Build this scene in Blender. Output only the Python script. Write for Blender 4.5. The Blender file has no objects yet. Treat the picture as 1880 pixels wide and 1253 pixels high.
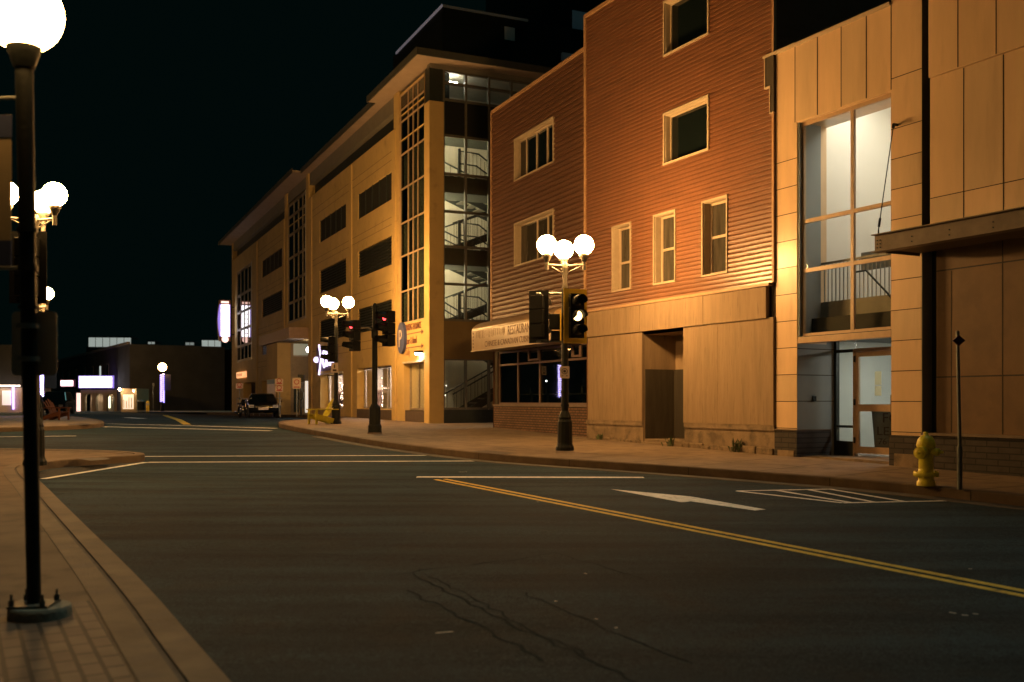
import bpy, bmesh, math, random
from mathutils import Vector, Matrix
random.seed(11)
SC = bpy.context.scene
COL = SC.collection
# ---------------------------------------------------------------- survey of the photograph (35 mm lens, level camera)
CX, HY, F, HC = 940.0, 737.0, 1828.0, 1.58
PROF = [(-60, -.99), (38, .635), (47, .70), (55, .665), (77, .59), (117, .42), (200, .30), (500, .2)]
BREAKS = [38, 47, 55, 77, 117]
def ground(y):
    for (a, za), (b, zb) in zip(PROF, PROF[1:]):
        if y <= b: return za + (zb - za) * (y - a) / (b - a)
    return PROF[-1][1]
def gp(px, py, dz=0.0):
    """point of the sloping street surface seen at a photo position, as (X, Y)"""
    k, kz = (px - CX) / F, (HY - py) / F
    y = 2.0
    while y < 300:
        if HC + kz * y - ground(y) - dz <= 0: break
        y += .02
    return (k * y, y)
class Frame:
    def __init__(s, O, d):
        n = math.hypot(*d); s.O = O; s.d = (d[0] / n, d[1] / n); s.n = (s.d[1], -s.d[0])
    def pt(s, u, w, z):
        return Vector((s.O[0] + u * s.d[0] + w * s.n[0], s.O[1] + u * s.d[1] + w * s.n[1], z))
    def uz(s, px, py, w=0):
        k = (px - CX) / F
        c = s.O[0] * s.n[0] + s.O[1] * s.n[1] + w
        Y = c / (k * s.n[0] + s.n[1]); X = k * Y
        return ((X - s.O[0]) * s.d[0] + (Y - s.O[1]) * s.d[1], HC + (HY - py) / F * Y)
    def u(s, px, w=0): return s.uz(px, 0, w)[0]
def facing(px, Y, vp):
    return Frame(((px - CX) / F * Y, Y), ((CX - vp) / F, -1.0))
G = facing(789, 36.7, 110)
S = Frame(G.O, (F, 830.0))
T = facing(1424, 20.2, -15)
L = facing(1078, 27.1, 131)
M = facing(1424, 20.2, -40)
W = Frame((0, 0), (1, 0))            # n = (0,-1): w points to the camera
# ---------------------------------------------------------------- materials
MATS = {}
def mat(name, col, rough=.7, var=.12, scale=6.0, bump=0.0, bscale=60.0, metal=0.0, spec=.4, stretch=(1, 1, 1), em=None, ems=0.0, dirt=None):
    if name in MATS: return MATS[name]
    m = bpy.data.materials.new(name); m.use_nodes = True
    nt = m.node_tree; N = nt.nodes; K = nt.links
    b = N['Principled BSDF']
    b.inputs['Roughness'].default_value = rough
    b.inputs['Metallic'].default_value = metal
    b.inputs['Specular IOR Level'].default_value = spec
    tc = N.new('ShaderNodeTexCoord'); mp = N.new('ShaderNodeMapping'); mp.inputs['Scale'].default_value = stretch
    K.new(tc.outputs['Object'], mp.inputs['Vector'])
    nz = N.new('ShaderNodeTexNoise'); nz.inputs['Scale'].default_value = scale; nz.inputs['Detail'].default_value = 6; nz.inputs['Roughness'].default_value = .62
    K.new(mp.outputs[0], nz.inputs['Vector'])
    cr = N.new('ShaderNodeValToRGB'); cr.color_ramp.elements[0].position = .3; cr.color_ramp.elements[1].position = .7
    lo = [max(0, c * (1 - var)) for c in col]; hi = [min(1, c * (1 + var)) for c in col]
    cr.color_ramp.elements[0].color = (*lo, 1); cr.color_ramp.elements[1].color = (*hi, 1)
    K.new(nz.outputs['Fac'], cr.inputs[0])
    out = cr.outputs[0]
    if dirt:
        n2 = N.new('ShaderNodeTexNoise'); n2.inputs['Scale'].default_value = dirt[1]; n2.inputs['Detail'].default_value = 8
        K.new(mp.outputs[0], n2.inputs['Vector'])
        r2 = N.new('ShaderNodeValToRGB'); r2.color_ramp.elements[0].position = dirt[2]; r2.color_ramp.elements[1].position = dirt[2] + .18
        r2.color_ramp.elements[0].color = (0, 0, 0, 1); r2.color_ramp.elements[1].color = (dirt[3],) * 3 + (1,)
        K.new(n2.outputs['Fac'], r2.inputs[0])
        mx = N.new('ShaderNodeMix'); mx.data_type = 'RGBA'
        K.new(r2.outputs[0], mx.inputs[0]); K.new(out, mx.inputs[6]); mx.inputs[7].default_value = (*dirt[0], 1)
        out = mx.outputs[2]
    K.new(out, b.inputs['Base Color'])
    if bump:
        n3 = N.new('ShaderNodeTexNoise'); n3.inputs['Scale'].default_value = bscale; n3.inputs['Detail'].default_value = 4
        K.new(mp.outputs[0], n3.inputs['Vector'])
        bp = N.new('ShaderNodeBump'); bp.inputs['Strength'].default_value = bump; bp.inputs['Distance'].default_value = .02
        K.new(n3.outputs['Fac'], bp.inputs['Height']); K.new(bp.outputs[0], b.inputs['Normal'])
    if em:
        b.inputs['Emission Color'].default_value = (*em, 1); b.inputs['Emission Strength'].default_value = ems
    MATS[name] = m
    return m
def brickmat(name, c1, c2, mortar, bw, bh, F_=None, rough=.8, ms=.012, bump=.5, flat=False):
    m = mat(name, c1, rough)
    nt = m.node_tree; N = nt.nodes; K = nt.links; b = N['Principled BSDF']
    tc = N.new('ShaderNodeTexCoord'); mp = N.new('ShaderNodeMapping')
    K.new(tc.outputs['Object'], mp.inputs['Vector'])
    if flat:
        mp.inputs['Rotation'].default_value = (0, 0, flat)
    else:
        ang = math.atan2(F_.d[1], F_.d[0])
        mp.vector_type = 'TEXTURE'; mp.inputs['Rotation'].default_value = (math.pi / 2, 0, ang)
    t = N.new('ShaderNodeTexBrick'); t.inputs['Scale'].default_value = 1
    t.inputs['Color1'].default_value = (*c1, 1); t.inputs['Color2'].default_value = (*c2, 1); t.inputs['Mortar'].default_value = (*mortar, 1)
    t.inputs['Mortar Size'].default_value = ms; t.inputs['Brick Width'].default_value = bw; t.inputs['Row Height'].default_value = bh
    K.new(mp.outputs[0], t.inputs['Vector'])
    n2 = N.new('ShaderNodeTexNoise'); n2.inputs['Scale'].default_value = 5; n2.inputs['Detail'].default_value = 6
    K.new(tc.outputs['Object'], n2.inputs['Vector'])
    mx = N.new('ShaderNodeMix'); mx.data_type = 'RGBA'; mx.blend_type = 'MULTIPLY'; mx.inputs[0].default_value = .6
    K.new(t.outputs['Color'], mx.inputs[6])
    rr = N.new('ShaderNodeValToRGB'); rr.color_ramp.elements[0].color = (.5, .5, .5, 1); rr.color_ramp.elements[0].position = .3; rr.color_ramp.elements[1].position = .65
    K.new(n2.outputs['Fac'], rr.inputs[0]); K.new(rr.outputs[0], mx.inputs[7])
    K.new(mx.outputs[2], b.inputs['Base Color'])
    bp = N.new('ShaderNodeBump'); bp.inputs['Strength'].default_value = bump; bp.inputs['Distance'].default_value = .01; bp.invert = True
    K.new(t.outputs['Fac'], bp.inputs['Height']); K.new(bp.outputs[0], b.inputs['Normal'])
    return m
def emis(name, col, s):
    if name in MATS: return MATS[name]
    m = bpy.data.materials.new(name); m.use_nodes = True; nt = m.node_tree
    b = nt.nodes['Principled BSDF']; b.inputs['Base Color'].default_value = (.6, .6, .6, 1)
    b.inputs['Emission Color'].default_value = (*col, 1); b.inputs['Emission Strength'].default_value = s
    MATS[name] = m; return m
def glassmat(name, tint=(1, 1, 1), extra=.03, rough=.02):
    if name in MATS: return MATS[name]
    m = bpy.data.materials.new(name); m.use_nodes = True; nt = m.node_tree; N = nt.nodes; K = nt.links
    N.remove(N['Principled BSDF']); o = N['Material Output']
    tr = N.new('ShaderNodeBsdfTransparent'); tr.inputs[0].default_value = (*tint, 1)
    gl = N.new('ShaderNodeBsdfGlossy'); gl.inputs['Roughness'].default_value = rough
    fr = N.new('ShaderNodeLayerWeight'); fr.inputs[0].default_value = .5
    pw = N.new('ShaderNodeMath'); pw.operation = 'POWER'; pw.inputs[1].default_value = 5; K.new(fr.outputs['Facing'], pw.inputs[0])
    ad = N.new('ShaderNodeMath'); ad.operation = 'MULTIPLY_ADD'; ad.inputs[1].default_value = .9; ad.inputs[2].default_value = .02 + extra; ad.use_clamp = True
    K.new(pw.outputs[0], ad.inputs[0])
    mx = N.new('ShaderNodeMixShader'); K.new(ad.outputs[0], mx.inputs[0]); K.new(tr.outputs[0], mx.inputs[1]); K.new(gl.outputs[0], mx.inputs[2])
    K.new(mx.outputs[0], o.inputs[0]); MATS[name] = m; return m

SODIUM = (1.0, .51, .155)
def asphaltmat():
    m = mat('asphalt', (.026, .047, .058), .85, .22, .45, .7, 170, spec=.10, dirt=((.033, .040, .042), 2.0, .52, .7))
    nt = m.node_tree; N = nt.nodes; K = nt.links; b = N['Principled BSDF']
    src = b.inputs['Base Color'].links[0].from_socket
    tc = N.new('ShaderNodeTexCoord')
    def layer(src, scale, lo, hi, stretch, rot, p0, p1, detail=3):
        mp = N.new('ShaderNodeMapping'); mp.inputs['Rotation'].default_value = (0, 0, rot); mp.inputs['Scale'].default_value = stretch
        K.new(tc.outputs['Object'], mp.inputs[0])
        nz = N.new('ShaderNodeTexNoise'); nz.inputs['Scale'].default_value = scale; nz.inputs['Detail'].default_value = detail
        K.new(mp.outputs[0], nz.inputs['Vector'])
        cr = N.new('ShaderNodeValToRGB'); cr.color_ramp.elements[0].position = p0; cr.color_ramp.elements[1].position = p1
        cr.color_ramp.elements[0].color = (lo, lo, lo, 1); cr.color_ramp.elements[1].color = (hi, hi, hi, 1)
        K.new(nz.outputs['Fac'], cr.inputs[0])
        mx = N.new('ShaderNodeMix'); mx.data_type = 'RGBA'; mx.blend_type = 'MULTIPLY'; mx.inputs[0].default_value = 1
        K.new(src, mx.inputs[6]); K.new(cr.outputs[0], mx.inputs[7]); return mx.outputs[2]
    o = layer(src, 1.0, .62, 1.15, (.22, 2.2, 1), 1.06, .36, .62, 5)      # wear along the wheel tracks
    o = layer(o, 75, .45, 1.6, (1, 1, 1), 0, .35, .68, 2)                # aggregate
    o = layer(o, 22, .75, 1.2, (1, 1, 1), 0, .3, .7, 4)
    K.new(o, b.inputs['Base Color'])
    return m
asphalt = asphaltmat()
terrain = mat('far_ground', (.03, .03, .028), .95)
patch_asph = mat('asphalt_dark', (.016, .026, .030), .9, .3, 3, .3, 120, spec=.03)
concrete = mat('sidewalk_concrete', (.215, .165, .12), .85, .22, .9, .35, 90, spec=.25, dirt=((.14, .11, .085), 3.0, .5, .8))
kerbm = mat('kerb_concrete', (.145, .105, .07), .8, .25, 2.2, .35, 60, spec=.25, dirt=((.12, .09, .07), 4, .52, .8))
paint_w = mat('white_road_paint', (.72, .68, .62), .75, .2, 9, .2, 120, spec=.25, dirt=((.2, .19, .17), 14, .55, .8))
paint_y = mat('yellow_road_paint', (.66, .42, .06), .75, .2, 9, .2, 120, spec=.25, dirt=((.16, .12, .05), 12, .55, .8))
pavers = brickmat('brick_pavers', (.17, .12, .085), (.135, .09, .065), (.045, .033, .025), .22, .11, flat=1.06, ms=.012)
siding = mat('brown_siding', (.180, .080, .039), .36, .12, 1.3, .0, 40, spec=.9, stretch=(1, 1, 4), dirt=((.11, .05, .028), 1.6, .55, .6))
siding2 = mat('dark_brown_siding', (.118, .056, .032), .5, .14, 1.3, .0, 40, spec=.35, stretch=(1, 1, 4))
plywood = mat('grey_plywood', (.265, .195, .125), .8, .14, 2.4, .15, 40, spec=.2, stretch=(3, 3, .35), dirt=((.16, .115, .075), 7, .57, .7))
foundm = mat('foundation_concrete', (.22, .165, .11), .9, .25, 3, .5, 30, dirt=((.10, .08, .055), 4, .5, .8))
stonem = mat('rubble_stone', (.18, .135, .09), .9, .4, 9, .7, 14)
trimm = mat('cream_trim', (.48, .40, .29), .55, .08, 8)
framew = mat('cream_window_frame', (.40, .33, .24), .55, .08, 8)
darkg = mat('dark_window_glass', (.006, .010, .010), .012, .1, 3, spec=.6)
dimg = mat('dim_window_glass', (.05, .045, .035), .12, .4, 2, spec=.6, stretch=(3, 3, .5))
ypaint = mat('ochre_render', (.55, .40, .165), .8, .10, .9, .18, 60, spec=.2, dirt=((.30, .21, .09), 2.2, .58, .5))
greyband = mat('grey_green_metal', (.19, .18, .15), .6, .1, 3)
soffit = mat('pale_soffit', (.33, .26, .20), .7, .1, 2, stretch=(1, 1, 1))
darkmet = mat('dark_green_metal', (.022, .03, .028), .5, .15, 5)
blackmet = mat('black_cast_iron', (.007, .010, .009), .5, .2, 12, .12, 40, spec=.3)
mull = mat('mullion_metal', (.42, .31, .20), .5, .08, 6)
mull_pale = mat('pale_mullion', (.5, .47, .40), .5, .08, 6)
intwall = mat('stairwell_wall', (.74, .70, .56), .8, .1, 1.2, stretch=(2, 2, .3))
whitewall = mat('white_interior', (.74, .72, .66), .8, .04, 1)
greywall = mat('grey_interior', (.38, .40, .38), .7, .1, 1)
panelm = mat('tan_metal_panel', (.68, .49, .30), .3, .11, 1.1, .03, 9, spec=.35, stretch=(1.6, 1.6, .3), dirt=((.50, .35, .21), 2.4, .56, .55))
panelg = mat('grey_panel', (.24, .27, .27), .5, .08, 1)
panelb = mat('brown_panel', (.15, .088, .04), .6, .15, 1.4, .1, 30, dirt=((.10, .06, .03), 2, .5, .6))
steelb = mat('painted_steel', (.16, .12, .085), .5, .2, 4)
jointm = mat('joint_dark', (.05, .04, .03), .9)  # plain dark colour of joints, seams and gap boards
darkbrick = brickmat('dark_brick', (.06, .05, .045), (.045, .04, .036), (.02, .02, .018), .4, .1, M)
redbrick = brickmat('brown_brick', (.22, .12, .07), (.17, .09, .055), (.05, .035, .025), .22, .075, L, ms=.014)
awnm = mat('tan_awning', (.36, .245, .13), .35, .12, 2, spec=.5)
ink = mat('faded_ink', (.15, .09, .055), .8, .3, 14)
inkd = mat('dark_ink', (.05, .03, .025), .7)
hydy = mat('hydrant_yellow', (.95, .78, .06), .38, .16, 9, .1, 60, spec=.5, dirt=((.5, .36, .05), 11, .6, .8))
sigy = mat('signal_yellow', (.80, .55, .04), .45, .1, 6)
sigblk = mat('signal_black', (.005, .006, .006), .6, .1, 6, spec=.15)
lens_off = mat('dark_lens', (.03, .03, .02), .15, .2, 5, spec=.6)
galv = mat('galvanised_steel', (.19, .21, .20), .45, .15, 20, metal=.7)
signback = mat('sign_back', (.30, .31, .29), .45, .1, 4, metal=.4)
signwhite = mat('sign_white', (.6, .5, .42), .5)
signred = mat('sign_red', (.4, .05, .04), .5)
signblue = mat('sign_blue', (.06, .08, .2), .45)
carblk = mat('black_car_paint', (.008, .009, .01), .12, .1, 3, spec=.7)
chrome = mat('chrome', (.7, .68, .64), .12, .05, 5, metal=1)
tyrem = mat('tyre_rubber', (.012, .012, .012), .85)
woody = mat('yellow_chair_paint', (.46, .40, .03), .5, .12, 7)
woodo = mat('orange_chair_paint', (.085, .032, .016), .5, .12, 7)
fdark = mat('dark_brick_far', (.075, .075, .07), .85, .2, .6)
fpale = mat('pale_shopfront', (.42, .36, .28), .8, .1, 1)
footing = mat('concrete_footing', (.17, .17, .14), .85, .25, 6, .4, 50)
leafm = mat('weed_leaf', (.05, .075, .025), .7, .3, 20)
globe_m = emis('sodium_globe', SODIUM, 340)
globe_s = emis('sodium_globe_far', SODIUM, 60)
tube_m = emis('fluorescent_tube', (1, .93, .80), 62)
tube_c = emis('cool_tube', (.78, .95, .9), 22)
shoplight = emis('shop_lamp', (1, .86, .76), 330)
lampw = emis('white_wall_lamp', (1, .86, .8), 90)
purple_l = emis('purple_led', (.5, .40, 1), 22)
white_l = emis('white_sign_glow', (1, .93, .95), 5)
violet = emis('violet_edge_glow', (.35, .24, .95), .9)
redlens = emis('red_lens_lit', (1, .03, .05), 5)
amber = emis('amber_lens_lit', (1, .62, .22), 9)
fairy = emis('string_light', (1, .72, .55), 22)
winwarm = emis('lit_window', (1, .72, .4), .8)
wincool = emis('cool_lit_window', (.8, .9, .85), .55)
glassc = glassmat('clear_pane', (.9, .9, .86), .02)
glassd = glassmat('shop_pane', (.5, .55, .53), .07)

# ---------------------------------------------------------------- mesh builder
ORIG = {}
class MB:
    def __init__(s): s.v = []; s.f = []; s.sm = []
    def add(s, vs, fs, smooth=False):
        o = len(s.v); s.v += [tuple(p) for p in vs]; s.f += [tuple(i + o for i in f) for f in fs]; s.sm += [smooth] * len(fs); return s
    def box(s, Fr, u0, u1, w0, w1, z0, z1):
        p = [Fr.pt(u, w, z) for z in (z0, z1) for w in (w0, w1) for u in (u0, u1)]
        return s.add(p, [(0, 1, 3, 2), (4, 6, 7, 5), (0, 4, 5, 1), (2, 3, 7, 6), (0, 2, 6, 4), (1, 5, 7, 3)])
    def quad(s, *p): return s.add(p, [tuple(range(len(p)))])
    def prism(s, Fr, uz, w0, w1):
        n = len(uz)
        p = [Fr.pt(u, w0, z) for u, z in uz] + [Fr.pt(u, w1, z) for u, z in uz]
        return s.add(p, [tuple(range(n)), tuple(range(2 * n - 1, n - 1, -1))] + [(i, (i + 1) % n, n + (i + 1) % n, n + i) for i in range(n)])
    def wprism(s, Fr, wz, u0, u1):
        n = len(wz)
        p = [Fr.pt(u0, w, z) for w, z in wz] + [Fr.pt(u1, w, z) for w, z in wz]
        return s.add(p, [tuple(range(n)), tuple(range(2 * n - 1, n - 1, -1))] + [(i, (i + 1) % n, n + (i + 1) % n, n + i) for i in range(n)])
    def tube(s, a, b, r0, r1=None, n=12, cap=True, smooth=True):
        a, b = Vector(a), Vector(b); r1 = r0 if r1 is None else r1
        d = (b - a).normalized(); x = d.orthogonal().normalized(); y = d.cross(x)
        vs = [a + (x * math.cos(t) + y * math.sin(t)) * r0 for t in [2 * math.pi * i / n for i in range(n)]]
        vs += [b + (x * math.cos(t) + y * math.sin(t)) * r1 for t in [2 * math.pi * i / n for i in range(n)]]
        s.add(vs, [(i, (i + 1) % n, n + (i + 1) % n, n + i) for i in range(n)], smooth)
        if cap: s.add(vs, [tuple(range(n)), tuple(range(2 * n - 1, n - 1, -1))])
        return s
    def path(s, pts, r, n=8):
        pts = [Vector(p) for p in pts]; vs = []
        up = None
        for i, p in enumerate(pts):
            d = (pts[min(i + 1, len(pts) - 1)] - pts[max(i - 1, 0)]).normalized()
            if up is None: up = d.orthogonal().normalized()
            x = (up - d * up.dot(d)).normalized(); up = x; y = d.cross(x)
            vs += [p + (x * math.cos(2 * math.pi * k / n) + y * math.sin(2 * math.pi * k / n)) * r for k in range(n)]
        fs = [(i * n + k, i * n + (k + 1) % n, (i + 1) * n + (k + 1) % n, (i + 1) * n + k) for i in range(len(pts) - 1) for k in range(n)]
        s.add(vs, fs, True)
        return s.add([vs[k] for k in range(n)] + [vs[-n + k] for k in range(n)], [tuple(range(n)), tuple(range(2 * n - 1, n - 1, -1))])
    def lathe(s, c, prof, n=20, smooth=True):
        c = Vector(c); vs = []
        for r, z in prof: vs += [c + Vector((r * math.cos(2 * math.pi * i / n), r * math.sin(2 * math.pi * i / n), z)) for i in range(n)]
        m = len(prof)
        s.add(vs, [(j * n + i, j * n + (i + 1) % n, (j + 1) * n + (i + 1) % n, (j + 1) * n + i) for j in range(m - 1) for i in range(n)], smooth)
        return s.add(vs[:n] + vs[-n:], [tuple(range(n)), tuple(range(2 * n - 1, n - 1, -1))])
    def sphere(s, c, r, n=18, m=10, sz=1.0):
        return s.lathe(c, [(max(.001, r * math.sin(math.pi * j / m)), -r * sz * math.cos(math.pi * j / m)) for j in range(m + 1)], n)
    def xf(s, Mx):
        s.v = [tuple(Mx @ Vector(p)) for p in s.v]; return s
    def build(s, name, m, parent=None, bevel=0.0, kind=None, recalc=True):
        me = bpy.data.meshes.new(name)
        off = Vector((0, 0, 0))
        if parent is not None: off = ORIG[parent.name]
        me.from_pydata([tuple(Vector(p) - off) for p in s.v], [], s.f)
        for p, sm in zip(me.polygons, s.sm): p.use_smooth = sm
        if recalc:
            bm = bmesh.new(); bm.from_mesh(me); bmesh.ops.recalc_face_normals(bm, faces=bm.faces); bm.to_mesh(me); bm.free()
        me.materials.append(m); me.update()
        o = bpy.data.objects.new(name, me); COL.objects.link(o)
        if parent is not None: o.parent = parent; ORIG[o.name] = off
        else: ORIG[o.name] = Vector((0, 0, 0))
        if kind: o['kind'] = kind
        if bevel:
            b = o.modifiers.new('bevel', 'BEVEL'); b.width = bevel; b.segments = 2; b.limit_method = 'ANGLE'
        return o
def thing(name, label, cat, loc=(0, 0, 0), group=None, local=False):
    o = bpy.data.objects.new(name, None); o.empty_display_size = .2; COL.objects.link(o)
    o.location = loc; o['label'] = label; o['category'] = cat
    if group: o['group'] = group
    ORIG[o.name] = Vector((0, 0, 0)) if local else Vector(loc)
    return o
def dup(root, loc, rotz, label, group=None):
    r = root.copy(); COL.objects.link(r); r.location = loc; r.rotation_euler = (0, 0, rotz); r['label'] = label
    if group: r['group'] = group
    def kids(a, b):
        for ch in list(a.children):
            c = ch.copy(); COL.objects.link(c); c.parent = b
            kids(ch, c)
    kids(root, r)
    return r
def text(name, s, Fr, u, z, w, size, m, parent, ext=.006, xs=1.0, align='LEFT'):
    cu = bpy.data.curves.new('tmp', 'FONT'); cu.body = s; cu.size = size; cu.extrude = ext; cu.align_x = align; cu.resolution_u = 3
    o = bpy.data.objects.new('tmp', cu); COL.objects.link(o)
    me = bpy.data.meshes.new_from_object(o.evaluated_get(bpy.context.evaluated_depsgraph_get()))
    mb = MB(); mb.add([Fr.pt(u + v.co.x * xs, w + v.co.z, z + v.co.y) for v in me.vertices], [tuple(p.vertices) for p in me.polygons])
    bpy.data.objects.remove(o); bpy.data.curves.remove(cu); bpy.data.meshes.remove(me)
    return mb.build(name, m, parent)
def sheet(name, outline, dz, m, kind='structure', parent=None):
    bm = bmesh.new()
    f = bm.faces.new([bm.verts.new((x, y, 0)) for x, y in outline])
    bmesh.ops.triangulate(bm, faces=[f])
    for b in BREAKS:
        bmesh.ops.bisect_plane(bm, geom=bm.verts[:] + bm.edges[:] + bm.faces[:], plane_co=(0, b, 0), plane_no=(0, 1, 0))
    for v in bm.verts: v.co.z = ground(v.co.y) + dz
    for f in bm.faces:
        if f.normal.z < 0: f.normal_flip()
    bm.normal_update()
    for f in bm.faces:
        if f.normal.z < 0: f.normal_flip()
    me = bpy.data.meshes.new(name); bm.to_mesh(me); bm.free(); me.materials.append(m)
    o = bpy.data.objects.new(name, me); COL.objects.link(o); o['kind'] = kind
    return o
def resample(pts, step=.8):
    out = []
    for a, b in zip(pts, pts[1:]):
        a, b = Vector(a), Vector(b); n = max(1, int((b - a).length / step))
        out += [a + (b - a) * i / n for i in range(n)]
    return out + [Vector(pts[-1])]
def chaikin(pts, it=2):
    for _ in range(it):
        q = [pts[0]]
        for a, b in zip(pts, pts[1:]):
            q += [tuple(Vector(a) * .75 + Vector(b) * .25), tuple(Vector(a) * .25 + Vector(b) * .75)]
        pts = q + [pts[-1]]
    return pts
def offset(pts, d):
    out = []
    for i, p in enumerate(pts):
        t = (Vector(pts[min(i + 1, len(pts) - 1)]) - Vector(pts[max(i - 1, 0)])).normalized()
        out.append(Vector(p) + Vector((-t.y, t.x)) * d)
    return out
def strip(name, pts, w0, w1, dz0, dz1, m, faces=True, side=1):
    """a band along a polyline: top sheet from offset w0 to w1 at height dz1, with the face at w0 down to dz0"""
    a = offset(pts, side * w0); a2 = offset(pts, side * (w0 + .012)); b = offset(pts, side * w1); mb = MB(); n = len(a)
    vs = [(p.x, p.y, ground(p.y) + dz0) for p in a] + [(p.x, p.y, ground(p.y) + dz1 - .02) for p in a] + [(q.x, q.y, ground(q.y) + dz1) for q in a2] + [(q.x, q.y, ground(q.y) + dz1) for q in b]
    fs = []
    for k in range(3):
        if k == 0 and not faces: continue
        fs += [(k * n + i, k * n + i + 1, (k + 1) * n + i + 1, (k + 1) * n + i) for i in range(n - 1)]
    mb.add(vs, fs)
    return mb.build(name, m, None, kind='structure')

# ---------------------------------------------------------------- ground, road, pavements
gsheet = MB(); ys = [-60, 38, 47, 55, 77, 117, 200, 500]
gsheet.add([(x, y, ground(y) - .3) for y in ys for x in (-500, 500)], [(2 * i, 2 * i + 1, 2 * i + 3, 2 * i + 2) for i in range(len(ys) - 1)])
gsheet.build('ground', terrain, kind='structure')
sheet('road', [(-95, -25), (60, -25), (60, 200), (-95, 200)], 0, asphalt)

rk = [(20.5, -10), gp(1880, 932), gp(1640, 903.5), gp(1353, 880), gp(1130, 863.5), gp(917, 849), gp(820, 838), gp(700, 822), gp(600, 804), gp(530, 790), gp(510, 785), gp(514, 780), gp(540, 777.5), gp(585, 775)]
rk = resample(chaikin(rk, 2))
bay = [gp(585, 774), gp(610, 769.5), gp(560, 767.3), gp(507, 766), gp(430, 763.2), gp(380, 761.5)]
rk2 = rk + [Vector(p) for p in resample(chaikin(bay, 1))]
kerb_r = strip('kerb', rk2, 0, .17, -.05, .15, kerbm, side=-1)
strip('gutter', rk2[:60], -.32, -.002, .002, .008, mat('gutter_concrete', (.085, .072, .058), .85, .3, 3, .3, 60), faces=False, side=-1)
inner = offset(rk2, -.17)
sheet('sidewalk', [(p.x, p.y) for p in inner] + [(-40, 96), (-5, 96), (40, 60), (45, -10)], .147, concrete)
# slab joints of the pavement, as thin dark seams
seam = MB()
def seamline(a, b, dz=.151, w=.015):
    a, b = Vector(a), Vector(b); t = (b - a).normalized(); nn = Vector((-t.y, t.x)) * w
    seam.quad(*[(p.x, p.y, ground(p.y) + dz) for p in (a - nn, b - nn, b + nn, a + nn)])
ri = [p for p in offset(rk, -.19)]
for i in range(6, len(ri) - 12, 2):
    p = ri[i]; t = (ri[i + 1] - ri[i - 1]).normalized(); nn = Vector((t.y, -t.x))
    seamline(p, p + nn * 2.4)
for i in range(4, len(ri) - 13):
    t0 = (ri[i + 1] - ri[i - 1]).normalized(); t1 = (ri[min(i + 2, len(ri) - 1)] - ri[i]).normalized()
    seamline(ri[i] + Vector((t0.y, -t0.x)) * 1.25, ri[i + 1] + Vector((t1.y, -t1.x)) * 1.25)
lk = [(4.6, -6), gp(381, 1253), gp(298, 1144), gp(226, 1063), gp(130, 961), gp(79, 905), gp(56, 885), gp(52, 872), gp(80, 863), gp(130, 857), gp(200, 852.5), gp(262, 848.5), gp(268, 845.5), gp(240, 842), gp(190, 839), gp(120, 837.5), gp(-60, 834), gp(-500, 828)]
lk = resample(chaikin(lk, 2), .6)
strip('kerb', lk, 0, .19, -.05, .15, kerbm)
strip('kerb_band', lk, .215, .40, .10, .148, kerbm)
strip('kerb_joint', lk, .18, .225, .10, .138, mat('kerb_grime', (.09, .07, .055), .9, .3, 8), faces=False)
li = offset(lk, .40)
sheet('sidewalk', [(p.x, p.y) for p in li] + [(-60, 20), (-40, -6)], .142, mat('left_concrete', (.155, .108, .07), .85, .22, .9, .35, 90, spec=.2, dirt=((.10, .072, .05), 3.0, .5, .8)))  # darker, warmer concrete for the left sidewalk
pv = [p for p in offset(lk, .42)]
pin = offset(lk, 1.5)
cut = [i for i, p in enumerate(pv) if p.y < 6.6]
sheet('brick_paving', [(pv[i].x, pv[i].y) for i in cut] + [(pin[i].x, pin[i].y) for i in reversed(cut)], .147, pavers)
ri2 = offset(lk, .95)
for i in range(0, 24, 3):
    if pv[i].y > 6.6: seamline(pv[i], pin[i], .146)
for i in range(0, 28):
    if pv[i].y > 6.4: seamline(ri2[i], ri2[i + 1], .146, .008)
lb = [gp(-120, 797), gp(60, 792), gp(160, 788.3), gp(192, 784.5), gp(190, 780), gp(172, 775), gp(140, 771), gp(60, 767), gp(-100, 764)]
lb = resample(chaikin(lb, 2))
strip('kerb', lb, 0, .17, -.05, .15, kerbm)
bi = offset(lb, .17)
sheet('sidewalk', [(p.x, p.y) for p in bi] + [(-60, 62), (-60, 34)], .147, concrete)
seam.build('pavement_joint', jointm, kind='structure')
def kerbseams(pts, side, w, idx):
    mb = MB()
    for i in idx:
        p = pts[i]; t = (pts[i + 1] - pts[i - 1]).normalized(); nn = Vector((-t.y, t.x)) * side
        for e in (-.006,):
            a, b = p - nn * .004 - t * .007, p - nn * .004 + t * .007; c, d = a + nn * w, b + nn * w; z = ground(p.y)
            mb.quad((a.x, a.y, z - .02), (b.x, b.y, z - .02), (b.x, b.y, z + .135), (a.x, a.y, z + .135)); mb.quad((a.x, a.y, z + .135), (b.x, b.y, z + .135), (d.x, d.y, z + .153), (c.x, c.y, z + .153))
    mb.build('kerb_seam', jointm, kind='structure')
kerbseams(rk, -1, .17, range(8, len(rk) - 8, 4)); kerbseams(lk, 1, .19, range(8, 34, 4))
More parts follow.
